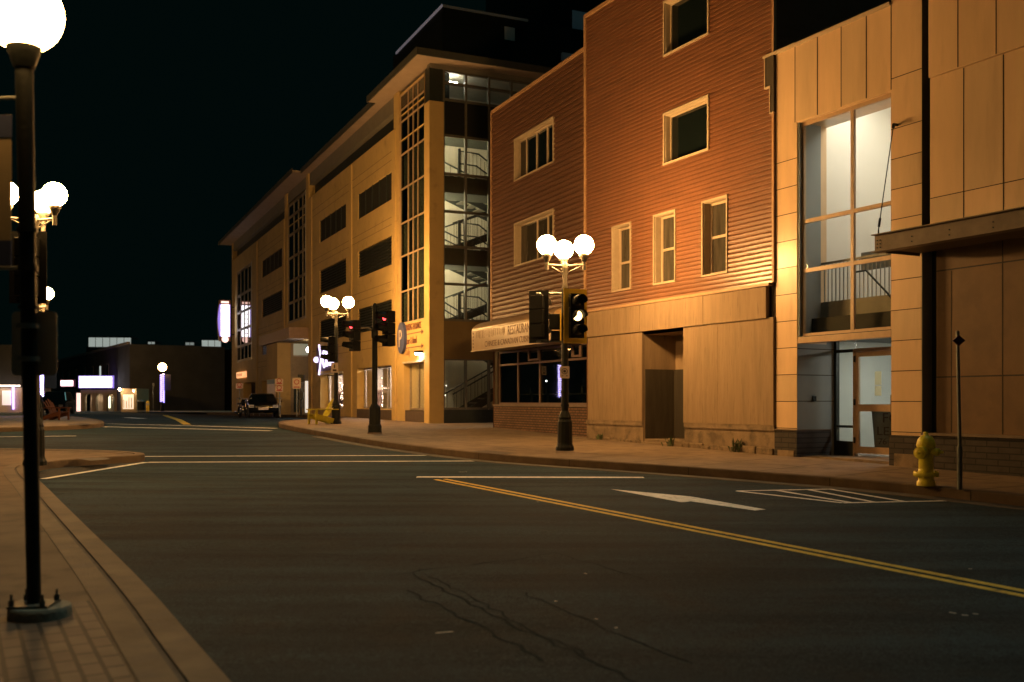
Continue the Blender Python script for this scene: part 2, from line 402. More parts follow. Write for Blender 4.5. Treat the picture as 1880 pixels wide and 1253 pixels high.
# tactile / drain plates
tact = mat('tactile_plate', (.075, .06, .048), .7, .2, 20, .4, 80)
for k, q in enumerate([[(862, 829.5), (893, 827.2), (950, 832.5), (920, 835.5)], [(562, 788), (590, 785.5), (620, 789), (590, 792)]]):
    sheet('tactile_plate', [gp(x, y, .15) for x, y in q], .154, tact)
sheet('asphalt_patch', [gp(x, y) for x, y in [(82, 880), (262, 849.6), (200, 853.2), (130, 858), (84, 864.5), (58, 873)]], .003, mat('gravel_patch', (.03, .029, .026), .9, .6, 14, .6, 60))
sheet('tactile_plate', [gp(x, y, .15) for x, y in [(140, 842.5), (190, 840.5), (205, 843.5), (168, 847)]], .154, tact)
sheet('tactile_plate', [gp(x, y, .15) for x, y in [(122, 779), (160, 777.5), (168, 780), (128, 781.5)]], .154, tact)
# markings
def band(name, p0, p1, w, m, dz=.004):
    a, b = Vector(gp(*p0)), Vector(gp(*p1)); t = (b - a).normalized(); nn = Vector((-t.y, t.x)) * w / 2
    return sheet(name, [tuple(p) for p in (a - nn, b - nn, b + nn, a + nn)], dz, m)
a, b = Vector(gp(808, 880.6)), Vector(gp(1880, 1091))
b = b + (b - a) * .5; t = (b - a).normalized(); nn = Vector((-t.y, t.x))
for sgn in (-.085, .085):
    sheet('yellow_line', [tuple(p) for p in (a + nn * (sgn - .045), b + nn * (sgn - .045), b + nn * (sgn + .045), a + nn * (sgn + .045))], .004, paint_y)
band('stop_line', (765, 877), (1182, 877.7), .2, paint_w, .0075)
band('crosswalk_line', (272, 849.5), (905, 847), .14, paint_w)
band('crosswalk_line', (196, 839), (845, 836.5), .13, paint_w)
band('crosswalk_line', (196, 778.5), (508, 787), .22, paint_w)
band('crosswalk_line', (190, 784), (498, 791.5), .22, paint_w)
band('crosswalk_line', (-60, 803.5), (140, 801), .16, paint_w)
band('edge_line', (79, 880), (268, 849.5), .13, paint_w)
band('edge_line', (1782, 919.8), (1905, 938), .1, paint_w)
band('yellow_line', (300, 763), (340, 780), .16, paint_y)
band('yellow_line', (305, 763), (347, 780), .16, paint_y)
band('edge_line', (232, 767), (262, 769), .5, paint_w)
sheet('turn_arrow', [gp(x, y) for x, y in [(1121, 899), (1268, 912.5), (1300, 918), (1406, 936.6), (1386, 938.4), (1268, 921.5), (1252, 923.5)]], .004, paint_w)
for p0, p1 in [((1353, 902.4), (1547, 924.4)), ((1353, 902.4), (1566, 898)), ((1566, 898), (1782, 919.6)), ((1547, 924.4), (1782, 919.6)), ((1425, 901), (1560, 923.5)), ((1485, 900), (1604, 922.7)), ((1524, 899), (1662, 922))]:
    band('hatching_line', p0, p1, .085, paint_w, .004 + .0006 * random.random())
for q in [((1742, 1126), (1756, 1128)), ((1765, 1131), (1778, 1132)), ((1786, 1128), (1796, 1129)), ((800, 1164), (832, 1161)), ((842, 845.6 + 22), (858, 867)), ((985, 922), (990, 922.5)), ((1128, 1154), (1134, 1155)), ((1092, 1138), (1098, 1139)), ((1018, 1105), (1023, 1106)), ((1072, 1054), (1078, 1055)), ((1778, 1046), (1785, 1046))]:
    band('paint_fleck', q[0], q[1], .012, paint_w)
# cracks and patches in the asphalt
def crack(pts, w, seed):
    rnd = random.Random(seed); P = resample([gp(*p) for p in pts], .12); mb = MB(); a = []; b = []
    for i, p in enumerate(P):
        t = (P[min(i + 1, len(P) - 1)] - P[max(i - 1, 0)]).normalized(); nn = Vector((-t.y, t.x))
        j = rnd.uniform(-.03, .03); ww = w * rnd.uniform(.25, 1)
        a.append(p + nn * (j + ww)); b.append(p + nn * (j - ww))
    n = len(P)
    mb.add([(p.x, p.y, ground(p.y) + .003) for p in a + b], [(i, i + 1, n + i + 1, n + i) for i in range(n - 1)])
    mb.build('road_crack', patch_asph, kind='structure')
for i, c in enumerate([[(755, 1055), (950, 1155), (1090, 1215), (1180, 1260)], [(790, 1060), (880, 1105), (1000, 1170), (1080, 1205)], [(960, 1090), (1100, 1150), (1270, 1220)], [(1020, 1015), (1100, 1040), (1190, 1068)], [(700, 1060), (800, 1045), (960, 1028), (1020, 1015)], [(745, 1085), (860, 1140), (1000, 1215)], [(330, 915), (520, 900), (760, 905)], [(520, 862), (700, 885), (900, 925)], [(150, 1000), (400, 1010), (620, 1020)]]):
    crack(c, .014 if i < 6 else .008, i)

# ---------------------------------------------------------------- walls with openings
def wall(mb, Fr, u0, u1, z0, z1, holes, w=0.0, depth=.2, ends=True):
    us = sorted({u0, u1} | {x for h in holes for x in h[:2] if u0 < x < u1}); zs = sorted({z0, z1} | {x for h in holes for x in h[2:4] if z0 < x < z1})
    for a, b in zip(us, us[1:]):
        for c, d in zip(zs, zs[1:]):
            cu, cz = (a + b) / 2, (c + d) / 2
            if any(h[0] < cu < h[1] and h[2] < cz < h[3] for h in holes): continue
            mb.quad(Fr.pt(a, w, c), Fr.pt(b, w, c), Fr.pt(b, w, d), Fr.pt(a, w, d))
    for h in holes:
        a, b, c, d = h[:4]; D = h[4] if len(h) > 4 else depth
        mb.quad(Fr.pt(a, w, c), Fr.pt(a, w - D, c), Fr.pt(a, w - D, d), Fr.pt(a, w, d))
        mb.quad(Fr.pt(b, w, c), Fr.pt(b, w - D, c), Fr.pt(b, w - D, d), Fr.pt(b, w, d))
        mb.quad(Fr.pt(a, w, d), Fr.pt(a, w - D, d), Fr.pt(b, w - D, d), Fr.pt(b, w, d))
        mb.quad(Fr.pt(a, w, c), Fr.pt(a, w - D, c), Fr.pt(b, w - D, c), Fr.pt(b, w, c))
def shell(mb, Fr, u0, u1, z0, z1, w0, w1):
    """sides, back and roof of a building block (front left open)"""
    mb.quad(Fr.pt(u0, w0, z0), Fr.pt(u0, w1, z0), Fr.pt(u0, w1, z1), Fr.pt(u0, w0, z1))
    mb.quad(Fr.pt(u1, w0, z0), Fr.pt(u1, w1, z0), Fr.pt(u1, w1, z1), Fr.pt(u1, w0, z1))
    mb.quad(Fr.pt(u0, w0, z0), Fr.pt(u1, w0, z0), Fr.pt(u1, w0, z1), Fr.pt(u0, w0, z1))
    mb.quad(Fr.pt(u0, w0, z1), Fr.pt(u1, w0, z1), Fr.pt(u1, w1, z1), Fr.pt(u0, w1, z1))
def sidings(mb, Fr, u0, u1, z0, z1, holes, h=.105, lap=.017):
    """rows of drop siding: a flat lower part and a cove above it"""
    n = int(round((z1 - z0) / h)); h = (z1 - z0) / n
    PR = ((0, 1.0), (.52, .92), (.72, .35), (.86, .08), (1.0, 0.0))
    def wf(f):
        for (a, wa), (b, wb) in zip(PR, PR[1:]):
            if f <= b + 1e-6: return lap * (wa + (wb - wa) * (f - a) / (b - a))
        return 0
    for i in range(n):
        a, b = z0 + i * h, z0 + (i + 1) * h
        cuts = sorted({a + f * h for f, _ in PR} | {x for q in holes for x in q[2:4] if a + 1e-4 < x < b - 1e-4})
        for c, d in zip(cuts, cuts[1:]):
            seg = [(u0, u1)]
            for q in holes:
                if q[2] < (c + d) / 2 < q[3]:
                    ns = []
                    for s0, s1 in seg:
                        if q[0] > s0 and q[1] < s1: ns += [(s0, q[0]), (q[1], s1)]
                        else: ns.append((s0, s1))
                    seg = ns
            wc, wd = wf((c - a) / h), wf((d - a) / h)
            for s0, s1 in seg:
                mb.quad(Fr.pt(s0, wc, c), Fr.pt(s1, wc, c), Fr.pt(s1, wd, d), Fr.pt(s0, wd, d))
                if c == a: mb.quad(Fr.pt(s0, 0, c), Fr.pt(s1, 0, c), Fr.pt(s1, wc, c), Fr.pt(s0, wc, c))
def window(Fr, parent, u0, u1, z0, z1, depth=.1, us=(), zs=(), fw=.05, fm=None, pm=None, casing=.07, reveal=True, name='window', sill=False, proud=.03):
    fm = fm or framew; pm = pm or darkg
    mb = MB(); d = -depth
    if casing:
        mb.box(Fr, u0 - casing, u1 + casing, 0, proud, z1, z1 + casing); mb.box(Fr, u0 - casing, u1 + casing, 0, proud, z0 - casing, z0)
        mb.box(Fr, u0 - casing, u0, 0, proud - .002, z0, z1); mb.box(Fr, u1, u1 + casing, 0, proud - .002, z0, z1)
    if reveal:
        t = .012
        mb.box(Fr, u0, u0 + t, d, 0, z0, z1); mb.box(Fr, u1 - t, u1, d, 0, z0, z1); mb.box(Fr, u0 + t, u1 - t, d, 0, z1 - t, z1); mb.box(Fr, u0 + t, u1 - t, d, 0, z0, z0 + t)
    xs = [u0 + fw / 2] + list(us) + [u1 - fw / 2]
    for x in xs: mb.box(Fr, x - fw / 2, x + fw / 2, d - .03, d + .03, z0, z1)
    for z in [z0 + fw / 2] + list(zs) + [z1 - fw / 2]:
        for a, b in zip(xs, xs[1:]): mb.box(Fr, a + fw / 2, b - fw / 2, d - .027, d + .027, z - fw / 2, z + fw / 2)
    o = mb.build(name, fm, parent)
    MB().box(Fr, u0 + .005, u1 - .005, d - .008, d, z0 + .005, z1 - .005).build('pane', pm, o)
    return o

# ================================================================ tall brown building
tb = thing('siding_building', 'tall brown clapboard building with boarded-up ground floor and a small recessed doorway', 'building', T.pt(-3.6, -3, .45))
sq = [(-3.72, -2.13, 7.19, 8.32), (-3.72, -2.13, 9.75, 10.97)]
nw = [(-5.93, -5.15, 4.4, 6.0), (-4.13, -3.33, 4.39, 6.0), (-2.29, -1.49, 4.39, 6.0)]
TOPT = 11.82
m = MB(); sidings(m, T, -7.24, -.03, 3.99, TOPT, sq + nw, h=.098, lap=.028); m.build('siding', siding, tb)
m = MB(); shell(m, T, -7.24, -.03, .2, TOPT, -9, -.002)
m.quad(T.pt(-7.24, -.3, 3.9), T.pt(-.03, -.3, 3.9), T.pt(-.03, -.3, TOPT), T.pt(-7.24, -.3, TOPT)); m.build('wall', siding2, tb)
m = MB(); m.box(T, -7.30, .02, -.1, .06, TOPT, TOPT + .09); m.box(T, -7.31, -7.235, -.02, .055, 3.9, TOPT); m.box(T, -.06, 0, -.02, .055, 3.99, TOPT)
m.box(T, -7.22, -.06, 0.0, .13, 3.93, 3.99); m.build('trim', mat('tan_trim', (.40, .25, .14), .5), tb)
for q in sq:
    window(T, tb, *q, depth=.16, fm=trimm, pm=darkg, casing=.05, fw=.04, proud=.05)
for i, q in enumerate(nw):
    o = window(T, tb, *q, depth=.2, zs=[(q[2] + q[3]) / 2 + (-.1, .0, .03)[i]], fm=framew, pm=dimg, casing=.04, fw=.055, proud=.05)
# boarded shopfront
m = MB()
x = -7.12
for k, wd in enumerate((1.25, 1.22, 1.22, 1.22, 1.22, .82)):
    m.box(T, x, x + wd - .006, 0, .095 + .004 * (k % 2), 3.275, 3.925); x += wd
for a, b in ((-7.1, -5.86), (-5.855, -4.61), (-2.97, -1.75), (-1.745, -.01)):
    m.box(T, a, b, 0, .055 + .004 * random.random(), 1.09, 3.262 if a < -3 else 3.29)
m.build('plywood_boarding', plywood, tb, bevel=.004)
m = MB(); wall(m, T, -7.2, -4.61, .2, 1.09, [], w=.02); wall(m, T, -2.97, 0, .2, 1.09, [], w=.02); m.quad(T.pt(-4.61, .02, .2), T.pt(-4.61, -.02, .2), T.pt(-4.61, -.02, 1.09), T.pt(-4.61, .02, 1.09)); m.quad(T.pt(-2.97, .02, .2), T.pt(-2.97, -.02, .2), T.pt(-2.97, -.02, 1.09), T.pt(-2.97, .02, 1.09)); m.quad(T.pt(-7.2, 0, 1.09), T.pt(-4.61, 0, 1.09), T.pt(-4.61, .02, 1.09), T.pt(-7.2, .02, 1.09))
m.box(T, -7.2, -4.62, .02, .05, .98, 1.085); m.box(T, -2.96, -.0, .02, .05, .98, 1.085)
m.build('foundation', foundm, tb)
m = MB(); rr = random.Random(3); x = -7.2
while x < -.1:
    wd = rr.uniform(.22, .5); h = rr.uniform(.05, .13)
    if not (-4.62 < x + wd / 2 < -2.95):
        m.box(T, x, min(x + wd - .004, 0), .021, .06 + rr.uniform(0, .03), .3, ground(22) + .15 + h)
    x += wd
m.build('foundation_stone', stonem, tb, bevel=.02)
m = MB(); m.box(T, -4.61, -2.97, -.95, -.02, .3, .66); m.box(T, -4.61, -2.97, -.02, .10, .3, .60)
m.build('doorstep', foundm, tb, bevel=.01)
m = MB(); D = -.95; a, b = -4.6, -2.98
for q in (((a, D, .66), (b, D, .66), (b, D, 3.2), (a, D, 3.2)), ((a, D, .66), (a, -.005, .66), (a, -.005, 3.2), (a, D, 3.2)), ((b, D, .66), (b, -.005, .66), (b, -.005, 3.2), (b, D, 3.2)), ((a, D, 3.2), (b, D, 3.2), (b, -.005, 3.2), (a, -.005, 3.2))):
    m.quad(*[T.pt(*p) for p in q])
m.build('doorway', plywood, tb)
m = MB(); m.box(T, -4.595, -4.58, D + .07, -.03, .67, 2.36); m.build('side_board', mat('dark_board', (.05, .042, .03), .8, .25, 3, stretch=(3, 3, .4)), tb)
m = MB(); m.box(T, -4.575, -3.0, D + .01, D + .06, .68, 2.36); m.build('door', mat('weathered_door', (.035, .03, .022), .8, .3, 3, stretch=(3, 3, .4)), tb)
m = MB(); m.box(T, -.14, 0, -.25, -.02, 3.29, 3.93); m.build('gap_board', jointm, tb)

# ================================================================ lower brown building with the restaurant
lbld = thing('restaurant_building', 'lower dark brown clapboard building with a restaurant shopfront above a brick base', 'building', L.pt(-3.2, -3, .5))
lw = [(-4.74, -2.02, 8.56, 9.80), (-4.74, -2.02, 5.86, 7.14)]
m = MB(); sidings(m, L, -6.62, .0, 4.0, 11.16, lw, h=.15, lap=.045); m.build('siding', siding2, lbld)
m = MB(); shell(m, L, -6.62, -.02, .2, 11.16, -4.5, -.002); m.quad(L.pt(-6.62, -.35, 3.2), L.pt(0, -.35, 3.2), L.pt(0, -.35, 11.1), L.pt(-6.62, -.35, 11.1)); m.build('wall', siding2, lbld)
m = MB(); m.box(L, -6.68, .0, -.1, .07, 11.16, 11.24); m.box(L, -6.69, -6.615, -.03, .065, 4.0, 11.16); m.build('trim', mat('tan_trim', (.4, .25, .14), .5), lbld)
window(L, lbld, *lw[0], depth=.14, us=(-4.2, -3.46, -2.72), fm=framew, pm=darkg, casing=.05, fw=.06, proud=.06)
window(L, lbld, *lw[1], depth=.16, us=(-3.46, -2.72), fm=framew, pm=dimg, casing=.045, fw=.05, proud=.06)
m = MB(); m.box(L, -6.55, .05, -.25, .0, .3, 1.42); m.build('brick_base', redbrick, lbld)
m = MB(); m.box(L, -6.6, .05, -.28, .03, 1.42, 1.475); m.build('sill', steelb, lbld)
m = MB(); m.box(L, -6.6, .04, -.3, -.08, 3.2, 4.0); m.box(L, -6.6, -6.35, -.2, -.05, 1.475, 3.2); m.build('fascia', jointm, lbld)
umid = [L.u(952, -.12), L.u(992, -.12), L.u(1040, -.12)]
zr = L.uz(960, 668, -.12)[1]
window(L, lbld, -6.34, 0.03, 1.475, 3.2, depth=.12, us=umid, zs=[zr], fm=mat('bronze_frame', (.14, .09, .07), .5), pm=glassd, casing=0, fw=.06, reveal=False, name='shop_window')
u0, u1 = L.u(972, -.12), L.u(990, -.12)
for q in ((u0, u1), (L.u(1052, -.12), L.u(1066, -.12))):
    m = MB(); z0, z1 = zr + .06, zr + .06 + .52
    for a in (q[0], q[1]): m.box(L, a - .035, a + .035, -.13, -.08, z0, z1)
    for a in (z0 + .03, z1 - .03): m.box(L, q[0] + .035, q[1] - .035, -.128, -.082, a - .03, a + .03)
    m.build('vent_frame', mat('bronze_frame', (.14, .09, .07)), lbld)
m = MB(); bk = -2.6
for q in (((-6.5, bk, 1.0), (0, bk, 1.0), (0, bk, 3.4), (-6.5, bk, 3.4)), ((-6.5, -.25, 1.0), (-6.5, bk, 1.0), (-6.5, bk, 3.4), (-6.5, -.25, 3.4)), ((0, -.25, 1.0), (0, bk, 1.0), (0, bk, 3.4), (0, -.25, 3.4)), ((-6.5, -.2, 1.42), (0, -.2, 1.42), (0, bk, 1.42), (-6.5, bk, 1.42)), ((-6.5, -.2, 3.4), (0, -.2, 3.4), (0, bk, 3.4), (-6.5, bk, 3.4))):
    m.quad(*[L.pt(*p) for p in q])
m.build('dining_room', mat('dark_dining_room', (.10, .10, .09), .8, .4, 2), lbld)
m = MB(); rr = random.Random(8)
for i in range(5):
    u = -5.7 + i * 1.2; m.box(L, u - .35, u + .35, -1.3, -.7, 1.78, 1.82); m.tube(L.pt(u, -1, 1.43), L.pt(u, -1, 1.78), .04, n=6); m.tube(L.pt(u + .1, -.9, 1.82), L.pt(u + .1, -.9, 2.02), .035, .02, n=8)
m.build('dining_table', mat('pale_table', (.30, .26, .2), .5), lbld)
m = MB(); q = L.uz(928, 687, -.6); m.sphere(L.pt(q[0], -.6, q[1]), .05, 8, 6)
for px, py, ww in ((985, 702, -1.6), (1003, 700, -1.4), (924, 724, -1.0), (938, 733, -.8), (960, 717, -1.8)):
    q = L.uz(px, py, ww); m.sphere(L.pt(q[0], ww, q[1]), .028, 6, 4)
m.build('window_glint', emis('glint_glow', (1, .88, .80), 45), lbld)  # added glowing beads standing in for reflected glints; they also brighten the room
# awning sign
m = MB(); prof = [(0, 3.22), (.9, 3.2), (.9, 3.86)] + [(.9 * math.cos(a), 3.86 + .36 * math.sin(a)) for a in [math.pi / 2 * i / 8 for i in range(1, 9)]]
m.wprism(L, prof, -6.27, -.35)
aw = m.build('awning_sign', awnm, lbld, bevel=.006)
m = MB(); m.box(L, -6.29, -.33, .88, .925, 3.185, 3.215)
for i in range(8): m.box(L, -6.2 + i * .8, -6.18 + i * .8, .9, .908, 3.86, 3.9)
m.build('edging', trimm, aw)
text('lettering', 'CHINESE & CANADIAN CUISINE', L, -5.15, 3.29, .9, .26, ink, aw, .004, .95)
text('lettering', 'RESTAURANT', L, -3.35, 3.56, .9, .40, ink, aw, .004, .72)
m = MB(); rr = random.Random(5); x = -5.85
while x < -3.55:                                   # the first word is worn beyond reading
    m.box(L, x, x + rr.uniform(.015, .035), .9, .904, 3.57 + rr.uniform(0, .06), 3.84 - rr.uniform(0, .05)); x += rr.uniform(.05, .13)
m.build('worn_lettering', mat('worn_ink', (.26, .17, .09), .8), aw)
m = MB()
for k in range(5): m.box(L, -6.16, -6.11, .9, .904, 3.3 + k * .11, 3.36 + k * .11)
m.build('small_lettering', inkd, aw)

# ================================================================ modern panel building
pb = thing('panel_building', 'tan metal-panelled building with tall lit stair window, glass door and steel canopy', 'building', M.pt(3, -4, .45))
TOPM = 8.6
m = MB(); m.box(M, 0.005, .6, -.8, 0, 1.0, TOPM); m.box(M, .6, 2.9, -.8, -.003, 7.08, TOPM - .002); m.box(M, 2.9, 3.55, -.8, 0, .98, TOPM + .7)
m.box(M, 3.70, 10.5, -.8, -.02, 4.4, 7.07); m.box(M, 3.70, 10.5, -.8, .02, 7.075, 9.5)
m.build('wall', panelm, pb, bevel=.006)
m = MB()                                            # panel joints
for k in range(13):
    z = 1.04 + .535 * k
    if z < 6.9: m.box(M, 0.004, .6, 0, .003, z - .007, z + .007); m.box(M, 2.9, 3.55, 0, .003, z - .007, z + .007)
for u in (.545, 1.14, 1.74, 2.34, 2.9): m.box(M, u - .009, u + .009, -.003, .003, 7.1, TOPM)
m.box(M, 2.9, 3.55, 0, .003, 7.28, 7.294)
for u in (4.36, 5.08, 5.8, 6.5, 7.3): m.box(M, u - .009, u + .009, -.02, -.016, 4.6, 7.06)
for u in (4.28, 4.98, 5.7, 6.4): m.box(M, u - .009, u + .009, .02, .023, 7.09, 9.4)
m.box(M, 3.71, 10.4, -.02, -.0165, 5.02, 5.034)
m.build('panel_joint', jointm, pb)
m = MB(); m.box(M, -.23, .003, -.05, .06, 8.0, TOPM); m.box(M, -.09, .002, -.05, .055, 7.45, 8.0); m.build('parapet_return', mat('dark_return', (.06, .05, .035), .7), pb)
m = MB(); m.box(M, -.26, -.23, -.05, .075, 7.97, TOPM); m.box(M, -.23, -.09, -.05, .075, 7.97, 8.0); m.box(M, -.115, -.09, -.05, .07, 7.42, 7.97); m.box(M, -.09, .0, -.05, .07, 7.42, 7.45); m.build('return_trim', trimm, pb)
m = MB(); m.box(M, -.30, .61, -.9, .08, TOPM, TOPM + .05); m.box(M, .61, 2.9, -.9, .065, TOPM, TOPM + .048); m.build('coping', trimm, pb)
m = MB(); m.box(M, 0, .62, -.9, .03, .2, 1.0); m.box(M, 2.88, 3.56, -.9, .03, .2, .98); m.box(M, 3.56, 10.5, -.8, .0, .2, 1.0); m.build('plinth', darkbrick, pb)
MB().box(M, 3.0, 3.56, .03, .045, .3, .66).build('base_block', foundm, pb); MB().box(M, .1, .55, .03, .045, .3, .6).build('base_block', foundm, pb)
m = MB(); m.box(M, -.0, .63, -.9, .05, 1.0, 1.02); m.box(M, 3.56, 10.5, -.3, .04, 1.0, 1.04); m.build('plinth_cap', steelb, pb)
m = MB(); m.box(M, 3.55, 3.70, -.75, -.25, 1.0, 9.4); m.build('recess', mat('recess_shade', (.018, .024, .022), .7), pb)  # shade of the gap put into a near-black colour
m = MB(); m.box(M, 3.551, 3.557, -.8, -.004, 4.3, 9.3); m.build('return_panel', mat('recess_shade', (.018, .024, .022)), pb)  # near-black plate added for the shade on the pillar's side
m = MB(); m.box(M, 3.551, 3.557, -.8, -.004, 1.04, 4.25); m.build('return_panel', panelg, pb)
m = MB(); m.box(M, 3.70, 10.5, -.7, -.18, 1.04, 4.4); m.build('lower_wall', panelb, pb)
m = MB()
for z in (3.80, 1.99): m.box(M, 3.70, 10.4, -.18, -.176, z - .012, z + .012)
for u, z0, z1 in ((4.0, 1.05, 3.78), (4.95, 1.05, 4.3), (6.2, 1.05, 4.3)): m.box(M, u - .009, u + .009, -.18, -.177, z0, z1)
m.build('panel_joint', jointm, pb)
pv2 = mat('weathered_metal_panel', (.60, .45, .285), .34, .12, 1.3, .03, 9, spec=.35, stretch=(1.6, 1.6, .3), dirt=((.46, .33, .20), 2.2, .54, .55))
for ua, ub, za, zb in ((4.375, 5.065, 5.04, 7.055), (5.815, 6.485, 4.62, 5.015), (3.715, 4.345, 4.62, 5.015)): MB().box(M, ua, ub, -.02, -.0175, za, zb).build('cladding_panel', pv2, pb)
for ua, ub in ((.56, 1.13), (1.75, 2.33)): MB().box(M, ua, ub, -.003, .001, 7.11, TOPM - .02).build('cladding_panel', pv2, pb)
for ua, ub, za, zb in ((.012, .592, 3.73, 4.24), (2.91, 3.54, 2.66, 3.17), (2.91, 3.54, 5.33, 5.85), (.012, .592, 1.59, 2.10)): MB().box(M, ua, ub, 0, .002, za, zb).build('cladding_panel', pv2, pb)
# shell behind
m = MB(); shell(m, M, 0.02, 10.5, .2, TOPM - .01, -8, -.79); m.build('rear_wall', panelg, pb)
# stair window
um = M.u(1565, -.1)
fo = window(M, pb, .62, 2.89, 2.84, 7.08, depth=.12, us=[um], zs=[4.15, 5.12], fm=mat('tan_mullion', (.42, .30, .19), .45), pm=glassc, casing=0, fw=.075, reveal=False, name='stair_window')
m = MB(); m.box(M, .6, .64, -.6, -.02, 2.84, 7.08); m.build('jamb', panelg, pb)
m = MB(); m.box(M, .62, 2.9, -.2, .005, 2.72, 2.84)
m.build('sill', mat('tan_mullion', (.42, .30, .19)), pb)
# rooms seen through the glass
ZL = 3.0
m = MB(); a, b, f, bk = .40, 4.2, -.5, -3.1
m.quad(M.pt(a, bk, ZL), M.pt(b, bk, ZL), M.pt(b, bk, 8.0), M.pt(a, bk, 8.0)); m.quad(M.pt(a, f, ZL), M.pt(a, bk, ZL), M.pt(a, bk, 8.0), M.pt(a, f, 8.0))
m.quad(M.pt(b, f, ZL), M.pt(b, bk, ZL), M.pt(b, bk, 8.0), M.pt(b, f, 8.0)); m.quad(M.pt(a, f, 8.0), M.pt(b, f, 8.0), M.pt(b, bk, 8.0), M.pt(a, bk, 8.0))
m.build('stair_hall', whitewall, pb)
m = MB(); m.box(M, .62, 3.5, -3.1, -.35, 2.86, 3.22); m.build('landing', mat('dark_landing', (.02, .024, .022), .7), pb)
m = MB(); m.box(M, .66, 4.2, -.62, -.58, 3.24, 3.55); m.box(M, .66, 4.2, -1.75, -1.7, 4.25, 4.62); m.build('landing_edge', mat('grey_landing', (.22, .22, .19), .6), pb)
m = MB(); u = .72
while u < 4.1: m.box(M, u, u + .012, -.62, -.60, 3.55, 4.3); u += .10
m.box(M, .66, 4.2, -.625, -.585, 4.3, 4.34); m.build('balustrade', mat('grey_rail', (.25, .25, .22), .5), pb)
m = MB(); p0, p1 = M.uz(1590, 497, -.5), M.uz(1628, 537, -.5)
m.path([M.pt(p0[0] - .25, -.5, p0[1] + .0), M.pt(p0[0], -.5, p0[1]), M.pt(p1[0], -.5, p1[1]), M.pt(p1[0] + .5, -.5, p1[1] - .55)], .02); m.build('handrail', darkmet, pb)
m = MB(); m.box(M, .9, 3.9, -2.2, -.83, 7.9, 7.94); m.build('ceiling_light', emis('hall_light', (1, .95, .85), 8.5), pb)
# entrance
Dn = -1.03
m = MB(); m.box(M, .35, .6, Dn - .1, -.801, .5, 2.84); m.build('reveal_wall', panelg, pb)
m = MB(); m.quad(M.pt(.598, Dn, 1.0), M.pt(.598, -.0, 1.0), M.pt(.598, 0, 2.84), M.pt(.598, Dn, 2.84)); m.add([M.pt(.603, w, z) for w, z in ((Dn, 1.0), (-.005, 1.0), (-.005, 2.72), (Dn, 2.72))], [(0, 1, 2, 3)]); m.build('reveal_panel', panelg, pb)
m = MB()
for z in (1.58, 2.1, 2.62): m.box(M, .603, .607, Dn, -.01, z - .008, z + .008)
m.build('panel_joint', jointm, pb)
m = MB(); m.box(M, .6, 2.9, -3.2, -.02, 2.80, 2.855); m.build('entry_soffit', darkmet, pb)
m = MB(); m.box(M, .3, 4.2, -3.2, -.1, .2, .50); m.build('entry_floor', foundm, pb)
z0, zt = .56, M.uz(1600, 645, Dn)[1]
ud0, ud1 = M.u(1572, Dn), M.u(1572, Dn) + .98
m = MB(); usl = M.u(1538, Dn)
m.box(M, usl - .06, usl, Dn - .05, Dn + .04, .5, 2.80); m.box(M, usl, ud0 - .045, Dn - .03, Dn + .03, zt - .0, zt + .06); m.box(M, usl, ud0 - .045, Dn - .03, Dn + .03, 1.05, 1.10)
m.box(M, usl - .06, ud0 - .045, Dn - .03, Dn + .03, .5, .78)
m.build('sidelight_frame', darkmet, pb)
m = MB(); m.box(M, ud0 - .045, ud0 - .002, Dn - .05, Dn + .045, .5, zt + .06); m.box(M, ud0, 4.0, Dn - .05, Dn + .05, zt + .005, zt + .065); m.box(M, ud1 + .002, ud1 + .05, Dn - .05, Dn + .045, .5, zt)
m.build('door_frame', mat('tan_mullion', (.42, .30, .19)), pb)
m = MB(); m.box(M, usl, ud0 - .045, Dn - .012, Dn - .004, .78, 2.8); m.box(M, ud0, 4.1, Dn - .012, Dn - .004, zt + .065, 2.8); m.build('sidelight_pane', glassc, pb)
m = MB(); s_ = .085
m.box(M, ud0, ud0 + s_, Dn - .02, Dn + .03, z0, zt); m.box(M, ud1 - s_, ud1, Dn - .02, Dn + .03, z0, zt)
for z, h in ((z0, .13), (1.38, .14), (zt - .1, .1)): m.box(M, ud0 + s_, ud1 - s_, Dn - .018, Dn + .028, z, z + h)
dr = m.build('door', mat('tan_mullion', (.42, .30, .19)), pb)
MB().box(M, ud0 + s_, ud1 - s_, Dn - .004, Dn + .004, z0 + .1, zt - .08).build('pane', glassc, dr)
m = MB(); m.box(M, ud1 - .07, ud1 - .03, Dn + .03, Dn + .09, 1.35, 1.7); m.build('handle', steelb, dr, bevel=.008)
m = MB()
for z in (.75, 1.5, zt - .2): m.box(M, ud0 - .02, ud0 + .02, Dn + .045, Dn + .06, z, z + .12)
m.build('hinge', blackmet, dr)
m = MB(); a, b, f, bk = .3, 4.2, Dn - .02, -3.15
m.quad(M.pt(a, bk, .5), M.pt(b, bk, .5), M.pt(b, bk, 2.85), M.pt(a, bk, 2.85)); m.quad(M.pt(a, f - .1, .5), M.pt(a, bk, .5), M.pt(a, bk, 2.85), M.pt(a, f - .1, 2.85)); m.quad(M.pt(b, f, .5), M.pt(b, bk, .5), M.pt(b, bk, 2.85), M.pt(b, f, 2.85))
m.build('lobby_wall', mat('lobby_wall', (.56, .60, .57), .7, .06, 1), pb)
m = MB(); m.box(M, 1.4, 2.6, -2.4, -2.1, 2.77, 2.795); m.build('ceiling_light', emis('lobby_light', (1, .98, .90), 34), pb)
m = MB(); q = M.uz(1626, 700, -3.05); m.box(M, q[0], q[0] + .9, -3.13, -3.08, .55, 2.5); m.build('inner_door', mat('teal_door', (.05, .09, .10), .6), pb)
m = MB(); q = M.uz(1497, 730, Dn / 2); m.box(M, .606, .64, -.48, -.40, 1.58, 1.68); m.build('door_buzzer', blackmet, pb)
